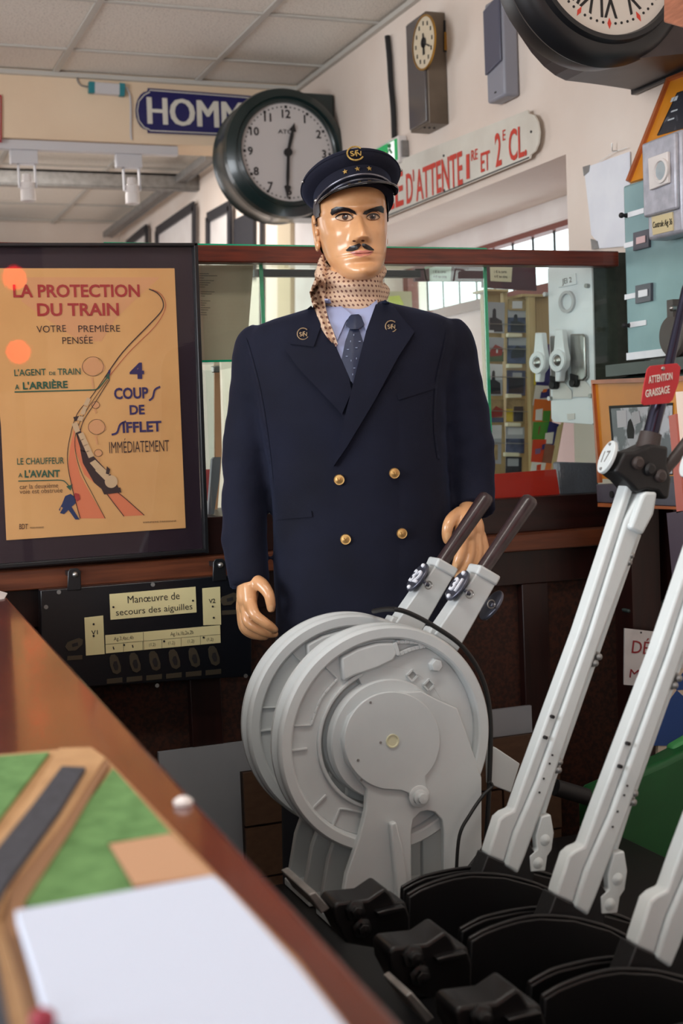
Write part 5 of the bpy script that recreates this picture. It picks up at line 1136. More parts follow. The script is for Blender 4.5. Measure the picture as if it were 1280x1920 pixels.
# ---------------- counter with model layout, foreground left ----------------
ZT = .95
m_ctr = mat('red_brown_varnished_counter', (112,42,20), .2, nz=5, col2=(80,28,13), stretch=(3,.6,1), coat=.5, bump=(30,.05,.001))
p1, p0 = P(0,1104,('Z',ZT)), P(740,1898,('Z',ZT)); dd = (p1-p0).normalized(); e0 = p0-dd*.75; e1 = V((p1.x, p1.y, ZT))+dd*.12
ct_ = thing('counter', 'reddish brown varnished wooden counter running along the left towards the partition', 'counter', (-.2, 1.3, 0))
b = B(); top = [V((e0.x,e0.y,ZT)),V((e1.x,e1.y,ZT)),V((-.75,e1.y,ZT)),V((-.75,e0.y,ZT))]; b.prism(top, (0,0,-.04)); mk('counter_top', b, m_ctr, ct_, bevel=.006, segs=3)
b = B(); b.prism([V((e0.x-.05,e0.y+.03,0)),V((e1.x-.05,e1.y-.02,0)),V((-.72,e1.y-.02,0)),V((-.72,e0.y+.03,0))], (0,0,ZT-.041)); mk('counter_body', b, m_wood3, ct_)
zp = ('Z', ZT+.012)
lay = thing('model_layout', 'flat model railway layout with green grass, grey track bed and tan edges on the counter', 'model layout', V((P(200,1600,zp).x, P(200,1600,zp).y, ZT)))
m_felt = mat('green_grass_felt', (104,146,86), .9, nz=60, col2=(78,118,62)); m_sand = mat('tan_card', (190,148,104), .7, nz=30, col2=(176,134,92)); m_sand2 = mat('dark_tan_card', (150,110,78), .7); m_gry = mat('charcoal_track_bed', (64,64,72), .85, nz=120, col2=(50,50,56))
def flat(name, pts, z0, z1, m, par, **k):
    b = B(); b.prism([P(x,y,('Z',z1)) for x, y in pts], (0,0,z0-z1)); return mk(name, b, m, par, **k)
base = flat('base_board', [(-300,1440),(110,1405),(172,1402),(196,1418),(410,1644),(560,1800),(700,1990),(-500,1990)], ZT+.001, ZT+.006, m_sand, lay)
flat('grass_sheet', [(-300,1440),(92,1410),(-10,1545),(-200,1700),(-500,1800)], ZT+.006, ZT+.009, m_felt, lay)
flat('grass_sheet', [(212,1440),(320,1562),(200,1580),(252,1668),(60,1700),(30,1690),(100,1590),(190,1470)], ZT+.006, ZT+.009, m_felt, lay)
flat('card_patch', [(205,1582),(318,1563),(400,1640),(252,1660)], ZT+.006, ZT+.010, mat('brown_card_patch', (190,146,112), .75), lay)
flat('track_edge', [(110,1402),(172,1400),(198,1420),(120,1540),(20,1660),(0,1720),(40,1850),(70,1990),(-60,1990),(-80,1700),(-40,1620),(60,1490)], ZT+.006, ZT+.012, m_sand, lay, bevel=.001)
flat('track_edge_side', [(172,1401),(205,1430),(130,1560),(45,1690),(52,1760),(80,1850),(70,1990),(45,1990),(40,1850),(8,1740),(20,1660),(120,1540)], ZT+.006, ZT+.0105, m_sand2, lay)
flat('track_bed', [(116,1436),(160,1438),(110,1520),(10,1660),(-20,1720),(0,1830),(30,1990),(-30,1990),(-60,1720),(-30,1620),(60,1510)], ZT+.012, ZT+.016, m_gry, lay)
b = B(); pp = [P(x,y,('Z',ZT+.0245)) for x, y in ((28,1706),(400,1640),(420,1656),(470,1710),(560,1810),(650,1925),(700,1990),(110,1990),(60,1810))]; b.prism(pp, (0,0,-.0075)); paper = mk('white_booklet', b, mat('white_paper', (204,213,232), .7), label='blurred white booklet lying on the model layout in the foreground', cat='booklet', bevel=.001)
b = B(); c = P(343,1500,('Z',ZT+.004)); b.lathe((c.x,c.y,ZT+.0005), (0,0,1), [(0,0),(.0075,0),(.0075,.003),(.004,.006),(.0,.0065)], 20); mk('white_button', b, m_white, label='small white button lying on the varnished counter edge', cat='button', smooth=1)
c = P(80,1916,('Z',ZT+.03)); t = thing('toy_figure', 'blurred dark toy figure with a red top at the bottom left corner', 'toy figure', (c.x,c.y,ZT+.013))
b = B(); b.lathe((c.x,c.y,ZT+.0165), (0,0,1), [(0,0),(.011,0),(.011,.005),(.008,.009),(.003,.011),(0,.0112)], 18); mk('body', b, mat('dark_toy_plastic', (34,34,44), .5), t, smooth=1)
b = B(); b.ball((c.x,c.y,ZT+.031), (.006,.006,.005), n=12); mk('head', b, mat('dull_red_plastic', (150,40,60), .5), t, smooth=1)
flat('paper_slip', [(-40,1096),(14,1112),(8,1122),(-40,1130)], ZT+.0005, ZT+.002, m_white, None, label='corner of a white paper slip on the far end of the counter', cat='paper')
# ---------------- framed poster standing on the ledge ----------------
YF = 2.832
po = thing('framed_poster', 'large black framed railway poster LA PROTECTION DU TRAIN standing on the ledge at the left', 'framed poster', V((P(180,1050,('Y',YF)).x, YF+.005, P(180,1050,('Y',YF)).z)))
fp = ('Y', YF); TLx = -60
outer = [(TLx,457),(367,458),(388,1036),(TLx,1070)]; zb_ = .9695
mk('backing_board', slab([(TLx,462),(362,462),(382,1030),(TLx,1064)], fp, .006, -.012), mat('purple_black_mount', (34,20,34), .5), po)
for a, c_, w in (((TLx-2,459.5),(368,459.5),.007), ((365,457),(386,1037),.009), ((388,1032),(TLx,1066),.009)):
    mk('frame_bar', curve_line([a, c_], fp, w, -.012, .022), m_black, po, bevel=.0015)
m_glz = glass_mat('poster_glass', (252,250,250), .0, .02)
mk('glass', slab([(TLx,462),(363,462),(382,1030),(TLx,1064)], fp, .002, -.001), m_glz, po)
pp = ('Y', YF+.009)
m_pap = mat('aged_poster_paper', (226,180,118), .8, nz=4, col2=(210,160,100), bump=(9,.5,.006), thr=(.3,.75))
sheet = mk('poster_sheet', slab([(-20,503),(327,503),(348,990),(12,1013),(2,800),(-20,560)], pp, .001, 0), m_pap, po)
m_pr = mat('poster_red', (168,52,52), .7); m_pn = mat('poster_navy', (44,36,92), .7); m_pg = mat('poster_green', (44,92,72), .7); m_pk = mat('poster_black', (52,34,36), .7); m_pp = mat('poster_salmon', (222,128,88), .7); m_ppk = mat('poster_pink_tint', (216,162,114), .8); m_pw = mat('poster_cream', (226,190,136), .7)
def art(name, pts, m, off=.0006, cell=None): return mk(name, slab(pts, pp, .0003, off), m, sheet)
def line(pts, w, m, off=.0012, k=5): return mk('printed_line', curve_line(spl(pts,k) if len(pts) > 2 else pts, pp, w, off, .0002), m, sheet)
art('reflection_tint', [(50,520),(300,520),(255,560),(215,600),(190,640),(150,640),(90,600),(40,565)], m_ppk, .0003)  # reflection on the poster glass, painted onto the sheet as a tint
def pt_(s, a, c_, h, m, bold=.0, **k): letter(s, a, c_, h, pp, m, sheet, off=.0012, th=.0002, bold=bold, **k)
pt_('LA PROTECTION', (25,557), (262,556), 23, m_pr, .025); pt_('DU TRAIN', (70,592), (223,591), 23, m_pr, .025)
pt_('VOTRE', (69,624), (124,622), 13, m_pk, -.005); pt_('PREMIÈRE', (147,623), (225,622), 13, m_pk, -.005); pt_('PENSÉE', (117,645), (174,644), 13, m_pk, -.005)
pt_("L'AGENT", (27,705), (86,703), 12, m_pg, .01); pt_('DE', (92,703), (104,703), 6, m_pg, .01); pt_('TRAIN', (108,703), (151,702), 12, m_pg, .01)
pt_('A', (28,730), (36,730), 9, m_pg, .02); pt_("L'ARRIÈRE", (43,730), (127,727), 13, m_pg, .03); line([(27,735),(178,731)], .0026, m_pg); line([(178,731),(186,726),(202,706)], .0026, m_pg); art('printed_arrow', [(197,706),(206,698),(205,713)], m_pg, .0012)
pt_('4', (243,709), (270,709), 28, m_pn, .04); pt_('COUP', (214,748), (278,746), 20, m_pn, .03); line([(279,751),(286,745),(290,731),(300,725)], .0042, m_pn); pt_('DE', (243,777), (271,776), 17, m_pn, .03)
pt_('IFFLET', (230,811), (303,808), 19, m_pn, .03); line([(209,815),(219,811),(225,796),(236,790)], .0042, m_pn); pt_('IMMÉDIATEMENT', (205,850), (317,846), 22, m_pk, -.006)
pt_('LE CHAUFFEUR', (32,871), (120,869), 12, m_pg, .008); pt_('A', (34,895), (42,895), 8, m_pg, .01); pt_("L'AVANT", (46,895), (112,894), 13, m_pg, .03)
line([(34,902),(108,900)], .002, m_pg); line([(108,900),(120,902),(131,914)], .002, m_pg); art('printed_arrow', [(124,912),(136,908),(132,920)], m_pg, .0012)
pt_('car la deuxième', (37,917), (109,914), 9, m_pk, -.01); pt_('voie est obstruée', (37,926), (117,923), 9, m_pk, -.01); pt_('BDT', (36,992), (52,992), 10, m_pk, .0)
pt_('PRESSES MODERNES', (56,991), (82,990), 3, m_pk, -.01); pt_('IMPRIMERIE PARISIENNE', (268,981), (330,978), 3, m_pk, -.01)
# rails and train drawing
art('printed_track', [(140,800),(132,835),(128,870),(134,910),(150,972),(197,972),(172,930),(150,890),(140,850)], m_pp, .0003)
art('printed_track', [(148,800),(140,830),(143,850),(158,890),(200,925),(232,968),(270,966),(225,925),(190,890)], m_pp, .0003)
line([(196,708),(170,745),(145,775),(132,815),(126,860),(134,910),(150,972)], .0015, m_pk); line([(202,712),(178,745),(150,790),(140,830),(150,880),(175,930),(197,972)], .0012, m_pk)
line([(205,712),(180,752),(152,800),(155,850),(185,905),(232,968)], .0015, m_pk); line([(210,915),(235,935),(270,966)], .0015, m_pk)
line([(196,708),(230,660),(280,608),(303,582),(305,565),(295,550),(279,542)], .0022, m_pk); line([(204,706),(240,662),(290,612),(309,580),(308,562),(298,549),(285,543)], .001, m_pr)
m_car = mat('poster_carriage', (206,180,142), .7)
for q in ([(163,745),(170,748),(164,762),(156,759)], [(156,761),(163,764),(158,778),(150,776)], [(148,780),(157,782),(153,790),(144,788)]): art('printed_wagon', q, m_car, .0016)
art('printed_wagon', [(137,782),(152,779),(153,785),(140,790)], m_pk, .0014); art('printed_wagon', [(134,795),(144,791),(150,808),(141,812)], m_car, .0018)
art('printed_wagon', [(140,806),(150,804),(166,850),(152,846)], m_pk, .0013)
for i in range(4): x, y = 146+i*5, 814+i*11; art('printed_wagon', [(x,y),(x+9,y-4),(x+15,y+8),(x+5,y+12)], m_car, .0018)
art('printed_engine', [(150,842),(170,850),(212,895),(224,918),(200,925),(176,905),(155,868)], m_pk, .0013)
for q in ([(168,868),(178,862),(190,874),(180,882)], [(178,882),(190,874),(206,888),(196,900)]): art('printed_wagon', q, m_car, .0018)
art('printed_engine', [(198+12*math.cos(a)+10, 903+12*math.sin(a)) for a in [2*PI*k/16 for k in range(16)]], m_car, .002); art('printed_engine', [(200,874),(206,880),(204,890),(198,888)], m_pk, .002); art('printed_engine', [(190,917),(225,914),(227,923),(195,927)], m_pk, .002)
def cloud(x, y, r):
    for dx, dy, rr in ((-.6,0,.55),(0,-.45,.65),(.6,0,.55),(0,.25,.6)): art('printed_smoke', [(x+dx*r+rr*r*math.cos(a), y+dy*r+rr*r*math.sin(a)) for a in [2*PI*k/14 for k in range(14)]], m_ppk, .0010+.00002*random.random()*10)
    line([(x-2,y+r),(x+1,y+r*2.1)], .003, m_ppk)
    line([(x+r*1.05*math.cos(a), y-.1*r+r*.95*math.sin(a)) for a in [2*PI*k/12 for k in range(13)]], .0008, m_pk, k=2)
cloud(174,689,19); cloud(179,760,7); cloud(181,802,15); cloud(184,850,7)
m_pb = mat('poster_blue_man', (30,52,98), .7)
art('printed_man', [(122,930),(132,926),(143,934),(141,944),(134,950),(145,968),(149,974),(141,974),(128,956),(120,964),(112,962),(118,952),(114,950),(112,958),(110,956),(116,945)], m_pb, .0012)
art('printed_man', [(140,924),(148,926),(150,936),(144,940),(138,930)], m_pr, .0014); art('printed_man', [(203,694),(207,694),(206,702),(202,700)], m_pn, .0016)
# ---------------- black control panel under the ledge ----------------
YC = 2.80; fc = ('Y', YC)
cp_ = thing('switchboard', 'black electrical control panel with cream plates reading Manœuvre de secours des aiguilles', 'control panel', V((P(280,1280,fc).x, YC+.02, P(280,1280,fc).z)))
mk('panel_board', slab([(76,1107),(440,1078),(470,1078),(472,1268),(132,1290),(78,1294)], fc, .035), mat('gloss_black_panel', (16,18,24), .3, coat=.2), cp_, bevel=.002)
def cpl(name, pts, m, off=.002, th=.002): return mk(name, slab(pts, fc, th, off), m, cp_)
m_cream = mat('cream_engraved_plate', (224,212,160), .45)
cpl('title_plate', [(205,1114),(366,1100),(368,1148),(207,1162)], m_cream); cpl('side_plate', [(158,1158),(193,1154),(196,1226),(161,1229)], m_cream); cpl('side_plate', [(379,1103),(412,1100),(414,1171),(381,1172)], m_cream)
cpl('route_plate', [(197,1191),(412,1172),(413,1205),(198,1225)], m_cream)
def cl(s, a, c_, h, bold=-.004): letter(s, a, c_, h, fc, m_ink, cp_, off=.0024, th=.0003, bold=bold)
cl('Manœuvre de', (239,1131), (336,1123), 14); cl('secours des aiguilles', (217,1154), (360,1142), 12); cl('V1', (171,1190), (183,1189), 8, .01); cl('V2', (391,1131), (403,1130), 8, .01)
cl('Ag.3,4ac,4b', (213,1201), (250,1198), 7, -.012); cl('Ag.1a,1b,2a,2b', (319,1192), (362,1188), 7, -.012)
for k, s in enumerate(('1','1','(1,2)','(1,2)','(1,2)','(1,2)')):
    x = 213+36*k; y = 1218-k*3.3; w = 2 if k < 2 else 12; cl(s, (x-w/2,y), (x+w/2,y-.6), 6, -.014)
    xr = x+18
    if k < 5: mk('engraved_line', curve_line([(xr,1205-k*3.2),(xr,1222-k*3.2)], fc, .0006, .0023, .0002), m_ink, cp_)
mk('engraved_line', curve_line([(197,1208),(413,1189)], fc, .0006, .0023, .0002), m_ink, cp_); mk('engraved_line', curve_line([(268,1185),(269,1218)], fc, .0008, .0023, .0002), m_ink, cp_)
m_esc = mat('aged_brass_escutcheon', (88,80,66), .4, .5)
for k in range(6):
    x = 214+37*k; y = 1246-k*3.2; pts = [(x-9+0,y-12),(x-6,y-18),(x+1,y-19),(x+6,y-14),(x+12,y+3),(x+12,y+13),(x+5,y+18),(x-3,y+15),(x-8,y+2)]
    e = cpl('key_escutcheon', pts, m_esc, .003, .003); mk('keyhole', slab([(x-1,y-6),(x+4,y-7),(x+7,y+3),(x+6,y+10),(x+1,y+10),(x-3,y+1)], fc, .0012, .0042), m_ink, e)
    mk('small_plate', slab([(x-14,y+27),(x+15,y+24),(x+15,y+33),(x-14,y+36)], fc, .001, .002), m_esc, cp_); 
for x, y in ((140,1208),(430,1123)):
    e = cpl('key_escutcheon', [(x-18,y+4),(x-14,y-4),(x+8,y-12),(x+15,y-9),(x+14,y),(x+2,y+11),(x-12,y+12)], m_esc, .003, .003); mk('keyhole', slab([(x-6,y-1),(x+5,y-4),(x+6,y+2),(x-5,y+5)], fc, .001, .004), m_ink, e)
    mk('small_plate', slab([(x-14,y+22),(x+14,y+20),(x+14,y+28),(x-14,y+30)], fc, .001, .002), m_esc, cp_)
for x, y in ((212,1138),(361,1126),(175,1170),(175,1192),(398,1137),(400,1158),(232,1209),(307,1202),(381,1195),(110,1110),(86,1138),(286,1096),(460,1267),(294,1285)):
    c = P(x,y,fc); b = B(); b.cyl(c+V((0,-.001,0)), c+V((0,-.0035,0)), .0022 if x not in (110,86,286,460,294) else .0045, n=10); mk('screw', b, m_galv if x in (110,86,286,460,294) else m_ink, cp_)
for x, y in ((139,1080),(411,1062)):
    h = mk('hanging_bracket', slab([(x-12,y-8),(x-8,y-14),(x+6,y-15),(x+12,y-9),(x+13,y+26),(x-13,y+28)], fc, .004, .003), m_black, cp_, bevel=.0015)
    c = P(x+1,y-3,fc); b = B(); b.ball(c+V((0,-.006,0)), .0062, n=14); mk('dome_screw', b, m_steel, h, smooth=1)
    b = B(); b.prism([c+V((-.012,.0,-.004)),c+V((.012,0,-.004)),c+V((.012,0,.006)),c+V((-.012,0,.006))], (0,.045,0)); mk('bracket_tongue', b, m_black, h)
# red railway signal lamps, out of frame to the right: seen mirrored in the poster glass
sl = thing('signal_lamp', 'red twin signal lamp mast standing behind the photographer, mirrored in the poster glass', 'signal lamp', (.965,-1.26,0))
b = B(); b.cyl((.965,-1.24,0),(.965,-1.24,1.5),.025); mk('mast', b, m_black, sl, smooth=1)
b = B(); b.box(.815,1.115,-1.29,-1.21,1.50,2.26); mk('lamp_housing', b, m_black, sl, bevel=.02)
m_lens = mat('red_lit_lens', (220,0,8), .2, emit=((255,0,6),18))
for z in (1.70, 2.07): b = B(); b.ball((.965,-1.205,z), (.06,.03,.06), n=16); mk('red_lens', b, m_lens, sl, smooth=1)
# ---------------- glass display case behind the partition ----------------
YG = 2.955; fg = ('Y', YG); YB = 3.30
xr_ = P(911,600,fg).x; xl_ = P(200,600,fg).x; xm_ = P(491,560,fg).x; ztop = 1.662
dc = thing('display_case', 'glass display case with green glass edges standing behind the wooden partition rail', 'display case', ((xl_+xr_)/2, 3.12, 0))
b = B(); b.box(xl_, xr_, YG, YB, 0, 1.05); mk('base_cabinet', b, m_wood3, dc)
def pane(name, x0, x1, y0, y1, z0, z1, edge):
    b = B(); b.box(x0,x1,y0,y1,z0,z1); o = mk(name, b, m_clear, dc); e = B()
    for q in edge: e = B(); e.box(*q); mk('glass_edge', e, m_gedge, o)
pane('top_pane', xl_, xr_, YG-.006, YB, ztop, ztop+.006, [(xl_,xr_,YG-.011,YG-.006,ztop,ztop+.007), (xr_,xr_+.004,YG-.011,YB,ztop,ztop+.006)])
for x in (xr_, xm_): pane('side_pane', x-.003, x+.003, YG, YB, 1.05, ztop-.001, [(x-.0042,x+.0042,YG-.004,YG,1.05,ztop-.001)])
pane('back_pane', xl_, xr_-.004, YB-.004, YB, 1.05, ztop-.001, [])
zs1 = P(400,675,fg).z; pane('shelf', xl_+.004, xm_-.004, YG+.003, YB-.01, zs1-.005, zs1, [(xl_+.004,xm_-.004,YG,YG+.003,zs1-.005,zs1)])
zs2 = P(512,897,fg).z; pane('shelf', xm_+.004, xr_-.004, YG+.003, YB-.01, zs2-.005, zs2, [(xm_+.004,xr_-.004,YG,YG+.003,zs2-.005,zs2)])
A = P(475,512,('Y',3.2)); Z = P(786,508,('Y',3.2)); b = B(); b.box(A.x,Z.x,3.19,3.215,A.z-.009,A.z+.009); mk('lamp_tube', b, mat('dark_lamp_tube', (58,64,72), .4), dc, bevel=.002)
f2_ = ('Y',3.2); b = B(); b.tube([P(x,y,f2_) for x, y in ((778,506),(795,505),(799,524),(801,526))], .0025, 8); mk('lamp_hook', b, m_ink, dc, smooth=60)
fs = ('Y', 2.985); m_taupe = mat('taupe_paper', (176,160,138), .75, nz=5, col2=(164,146,126))
ts = thing('typed_sheet', 'large taupe sheet with small typed lines standing in the display case beside the poster', 'sheet', V((P(415,675,fs).x, 2.985, zs1+.001)))
qs = quad([(330,497),(475,497),(461,672),(330,674)], fs); qs[2].z = qs[3].z = zs1+.001; b = B(); b.prism(qs, (0,.002,0)); mk('paper', b, m_taupe, ts)
for i, (y, w) in enumerate(((513,17),(517,33),(521,8),(526,27),(530,20),(534,16),(538,10),(547,26),(551,21),(555,8),(564,18),(568,11),(572,8),(577,18),(581,14),(586,11),(590,12))):
    x = 374 if i < 7 else 376; mk('typed_line', curve_line([(x,y),(x+w,y+.3)], fs, .0011, .0004, .0002), m_ink, ts)
# things under the shelf
def stand(name, pts, m, Y, th, lab, cat, zb=None):
    q = quad(pts, ('Y',Y)); 
    zb = 1.0535 if zb is None else zb; lo = min(v.z for v in q)
    for v in q:
        if v.z < lo+.03: v.z = zb
    b = B(); b.prism(q, (0,th,0)); return mk(name, b, m, label=lab, cat=cat)
stand('book', [(398,861),(402,857),(414,857),(411,900),(401,962),(390,962)], mat('grey_book_cover', (120,120,128), .5), 3.02, .015, 'thin grey book leaning inside the display case left of the mannequin', 'book', 1.051)
stand('leaflet', [(380,880),(396,880),(392,930),(380,962)], mat('pink_red_paper', (200,90,90), .6), 3.08, .003, 'pink and red leaflet in the display case beside the poster frame', 'leaflet', 1.051)
stand('acrylic_holder', [(380,694),(401,694),(404,880),(380,962)], glass_mat('acrylic', (238,244,244), .06), 3.16, .003, 'clear acrylic holder in the display case beside the poster frame', 'holder', 1.051)
stand('wooden_strip', [(402,690),(412,690),(416,850),(408,962),(403,962)], mat('pale_orange_wood', (206,150,112), .5), 3.22, .006, 'pale orange wooden strip standing in the display case', 'wood strip', 1.051)
stand('cream_box', [(509,902),(520,902),(520,960),(509,960)], mat('cream_box', (220,214,170), .6), 3.02, .03, 'cream coloured box seen in the gap between sleeve and coat', 'box', 1.051)
t = mk('glass_clip', slab([(400,686),(413,685),(413,698),(402,698)], fg, .02, -.004), m_steel, dc, bevel=.002)
# cream stand with yellow green paper, beyond the case
f5 = ('Y', 4.3); q = thing('cream_stand', 'cream stand with a yellow green paper right of the scarf, behind the glass', 'stand', V((P(748,600,f5).x,4.32,0)))
a_, c_ = P(725,546,f5), P(772,546,f5); b = B(); b.box(a_.x,c_.x,4.3,4.42,0,a_.z); mk('carcass', b, mat('cream_stand_paint', (212,204,170), .6), q, bevel=.003)
mk('paper', slab([(728,556),(748,554),(756,570),(740,590),(728,590)], f5, .002, .002), mat('yellow_green_paper', (222,232,120), .6), q)
# ---------------- postcard racks in the doorway ----------------
m_beige = mat('pale_beige_wood', (206,182,136), .55, nz=8, col2=(192,166,120), stretch=(8,8,.7)); YR = 3.5; fr_ = ('Y', YR)
rk = thing('postcard_rack', 'pale beige wooden postcard rack with a dark header in the doorway behind the rail', 'display rack', V((P(955,700,fr_).x, 3.56, 0)))
def post(px0, px1, ptop, y0=0, name='post', lean=0):
    a_, c_ = P(px0,ptop,('Y',YR-y0)), P(px1,ptop,('Y',YR-y0)); b = B(); z1 = a_.z
    b.prism([V((a_.x,YR-y0,z1)),V((c_.x,YR-y0,z1)),V((c_.x-lean,YR-y0,0.0)),V((a_.x-lean,YR-y0,0.0))], (0,.02,0)); mk(name, b, m_beige, rk, bevel=.001)
post(943,951,543,.01); post(990,1003,552,.03,lean=.02); post(1003,1028,553,.0,'back_board'); post(905,943,546,-.06,'back_board'); post(951,990,556,-.06,'back_board')
for q in ([(912,541),(953,543),(953,547),(912,545)], [(978,551),(1030,552),(1030,556),(978,556)]): mk('top_board', slab(q, ('Y',YR-.035), .09), m_beige, rk)
for y in (607,653,706,770,830): mk('wire_rail', curve_line([(912,y),(990,y+2)], ('Y',YR-.014), .002, .0, .002), m_steel, rk)
m_head = mat('dark_purple_brown', (84,52,62), .5)
mk('header_board', slab([(778,500),(1004,500),(1006,545),(905,539),(905,528),(778,527)], ('Y',YR-.02), .012), m_head, rk)
for x, m in ((922,mat('card_label', (214,206,176), .7)), (808,mat('reflected_card_label', (206,222,212), .7))):  # second, paler label is the first one's glass reflection built as a card
    fl2 = ('Y', YR-.022); pl_ = mk('price_label', slab([(x-4,499),(x+38,499),(x+36,529),(x-3,527)], fl2, .001, .001), m, rk)
    letter('1 € la carte', (x+4,512), (x+27,512), 5, fl2, m_ink, pl_, off=.0013, bold=.0, th=.0003); letter('4 € les cinq', (x+4,521), (x+28,521), 5, fl2, m_ink, pl_, off=.0013, bold=.0, th=.0003)
pal = [mat('photo_grey', (170,172,180), .4), mat('photo_dark', (44,46,56), .4), mat('photo_blue', (86,96,130), .4, nz=30, col2=(40,46,70)), mat('photo_pale', (214,214,220), .35), mat('photo_green', (74,96,70), .5), mat('photo_red', (150,50,48), .5), mat('photo_sand', (184,160,120), .5, nz=30, col2=(120,100,70)), mat('photo_yellow', (210,180,50), .5)]
def card(x0, y0, x1, y1, sk, base, shapes, lab, dY=.0, cat='postcard', name='postcard', grp='postcards in the rack'):
    f = ('Y', YR-.012-dY); q = [(x0,y0),(x1,y0+sk*.3),(x1-sk*.2,y1),(x0-sk*.2,y1-1)]; pp_ = [P(x,y,f) for x, y in q]
    t = thing(name, lab, cat, V(((pp_[0].x+pp_[1].x)/2, YR-.012-dY, min(p.z for p in pp_))), grp)
    pp_ = [p+V((0,.012 if i > 1 else .0,0))*0 for i, p in enumerate(pp_)]; b = B(); b.prism(pp_, (0,.0015,0)); mk('card', b, pal[base], t)
    w, h = x1-x0, y1-y0
    for k, (m, pts) in enumerate(shapes): mk('picture', slab([(x0+a*w-sk*.2*bb, y0+bb*h) for a, bb in pts], f, .0002, .0006+.0003*k), pal[m], t)
R4 = lambda a, b_, c, d: [(a,b_),(c,b_),(c,d),(a,d)]
ENG = [(.15,.95),(.15,.5),(.3,.5),(.32,.25),(.42,.2),(.5,.25),(.52,.5),(.85,.6),(.9,.95)]
HOUSE = [(.2,.55),(.5,.3),(.95,.45),(.9,.75),(.2,.8)]
card(913,566,946,625,4,0,[(1,ENG),(3,R4(.05,.9,.4,.98))],'grey postcard with a dark locomotive, top left of the rack')
card(913,632,944,678,4,0,[(4,R4(0,.6,1,1)),(5,HOUSE),(3,R4(.55,.5,.65,.65))],'postcard with a red house, second row left in the rack')
card(913,682,942,742,4,3,[(0,R4(0,.5,1,1)),(1,ENG)],'pale postcard with a small train, third row left in the rack')
card(915,748,944,792,4,6,[(5,HOUSE),(2,R4(0,.8,1,1))],'orange brown postcard, fourth row left in the rack')
card(917,797,940,870,4,0,[(3,R4(0,0,1,.35)),(6,R4(.1,.5,.7,.9))],'pale landscape postcard, lowest row left in the rack')
card(954,560,985,583,2,6,[(3,R4(.2,.2,.8,.8))],'cream folded card at the top of the right rack column',.004)
card(952,580,987,624,3,2,[(0,R4(.0,.0,1,.35)),(1,ENG)],'blue grey viaduct postcard, first of the right rack column')
card(951,633,986,682,3,2,[(0,R4(.05,.0,1,.3)),(1,HOUSE)],'blue grey postcard with a roof, second of the right rack column')
card(950,694,985,742,3,2,[(1,R4(.1,.3,.9,.9)),(0,R4(.3,.1,.8,.3))],'dark blue postcard, third of the right rack column')
card(949,748,984,795,3,6,[(7,R4(.0,.4,.35,.9)),(1,R4(.4,.3,.9,.9))],'brown and yellow postcard, fourth of the right rack column')
card(948,800,983,850,3,0,[(2,R4(.0,.45,1,1)),(3,R4(.1,.05,.9,.3))],'pale grey postcard with blue trees, fifth of the right rack column')
card(948,856,978,892,3,1,[(0,R4(.1,.1,.8,.5))],'dark grey postcard at the foot of the right rack column')
m_clipm = mat('cream_clip', (226,218,190), .5)
for (x, y) in ((953,624),(953,682),(952,738),(951,792),(948,848)): mk('card_clip', slab([(x,y),(x+26,y+1),(x+26,y+8),(x,y+8)], ('Y',YR-.03), .018), m_clipm, rk, bevel=.002)
lc = {'a':mat('leaflet_mauve', (120,90,130), .5), 'b':mat('leaflet_navy', (40,40,110), .5), 'c':mat('leaflet_yellow', (222,196,40), .5), 'd':mat('leaflet_white', (224,220,214), .5), 'e':mat('leaflet_orange', (220,110,40), .5), 'f':mat('leaflet_green', (70,140,50), .5), 'g':mat('leaflet_red', (206,62,32), .5), 'h':mat('leaflet_brown', (130,74,50), .5)}
def leaf(pts, m, lab, extra=(), dY=.0):
    f = ('Y', YR-.035-dY); c = P(*pts[0], f); t = thing('leaflet', lab, 'leaflet', c, 'leaflets beside the postcards'); mk('sheet', slab(pts, f, .001), lc[m], t)
    for k, (mm, pp_) in enumerate(extra): mk('print', slab(pp_, f, .0002, .0005+.0003*k), lc[mm], t)
leaf([(1004,644),(1036,646),(1034,676),(1001,674)], 'a', 'mauve leaflet at the top right of the postcard rack', [('d',[(1006,664),(1012,664),(1012,668),(1006,668)]),('c',[(1014,664),(1018,664),(1018,668),(1014,668)])])
leaf([(1002,678),(1036,680),(1033,724),(1000,722)], 'b', 'navy blue leaflet with a yellow edge in the rack', [('c',[(1002,678),(1008,678),(1004,722),(1000,722)]),('a',[(1012,690),(1018,688),(1020,696),(1014,697)])])
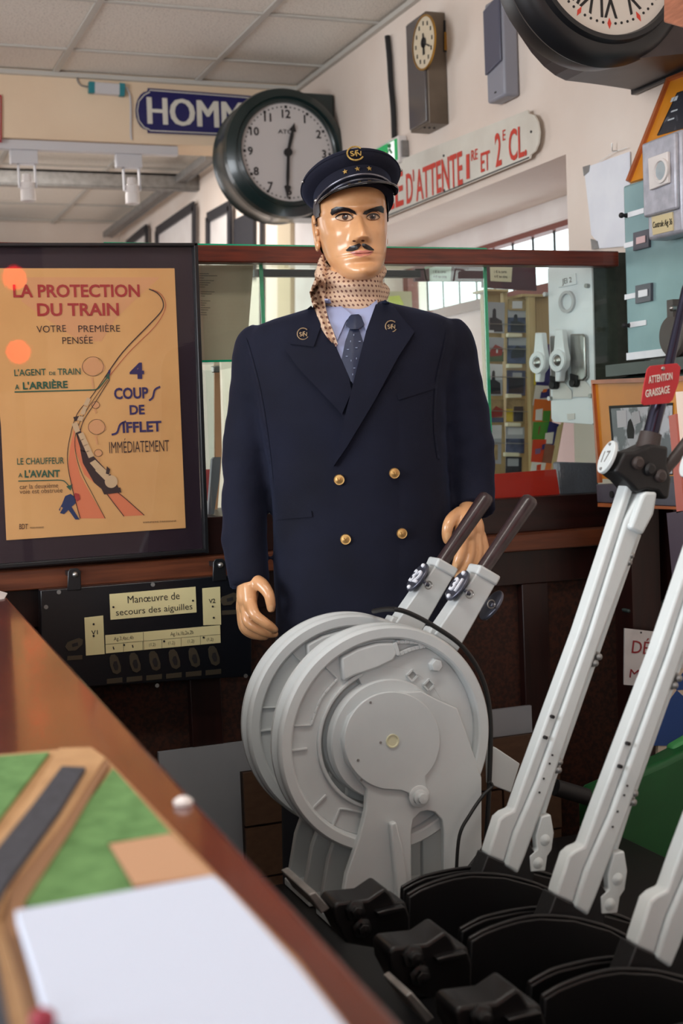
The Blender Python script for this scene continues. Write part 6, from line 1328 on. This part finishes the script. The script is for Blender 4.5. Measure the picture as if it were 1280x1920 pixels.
leaf([(1004,722),(1038,724),(1032,760),(998,760)], 'd', 'white leaflet with a blue picture in the rack', [('b',[(1014,735),(1030,728),(1030,745),(1012,747)]),('e',[(1018,730),(1026,729),(1024,735),(1016,736)])], .004)
leaf([(1002,748),(1036,750),(1032,792),(998,790)], 'e', 'orange patterned leaflet with a white block in the rack', [('d',[(1004,768),(1017,766),(1016,788),(1003,788)]),('f',[(1018,770),(1032,770),(1030,790),(1016,790)])], .008)
leaf([(1000,792),(1030,790),(1024,826),(997,824)], 'f', 'green leaflet low in the rack', [('h',[(1010,800),(1013,798),(1010,815),(1008,815)])], .010)
leaf([(1030,790),(1050,796),(1036,840),(1020,838)], 'b', 'navy leaflet with a white printed block low in the rack', [('d',[(1022,812),(1038,810),(1035,832),(1020,832)])], .012)
leaf([(999,824),(1024,824),(1020,868),(995,866)], 'g', 'bright red leaflet low in the rack', [('a',[(1003,842),(1014,840),(1012,850),(1003,852)])], .014)
leaf([(1022,832),(1044,836),(1030,880),(1014,878)], 'h', 'brown leaflet low in the rack', [('b',[(1016,834),(1022,832),(1020,842),(1015,844)])], .016)
leaf([(997,866),(1024,868),(1022,886),(994,886)], 'd', 'white leaflet with a red drawing at the foot of the rack', [('g',[(1006,872),(1014,870),(1013,882),(1005,882)])], .018)
leaf([(1024,868),(1046,870),(1044,888),(1020,886)], 'e', 'orange leaflet at the foot of the rack', (), .020)
for k in range(3): x = 1046+k*4; mk('slanted_divider', slab([(x,800-k*4),(x+2.5,800-k*4),(x-14,884),(x-17,884)], ('Y',YR-.05-.01*k), .008), m_beige, rk)
# red box and hammered grey box on the sill
stand('red_box', [(926,889),(1042,880),(1049,923),(926,932)], mat('bright_red_paint', (196,48,34), .4, nz=6, col2=(180,36,26)), 2.925, .012, 'bright red metal box front standing on the sill beside the sleeve', 'box', 1.0535)
b = slab([(1046,868),(1050,866),(1122,868),(1122,926),(1052,928)], ('Y',2.944), .03); gx = mk('grey_box', b, mat('hammered_grey_paint', (112,112,124), .3, .3, bump=(160,.6,.003)), label='hammered dark grey metal box on the sill between the red box and orange frame', cat='box', bevel=.004)
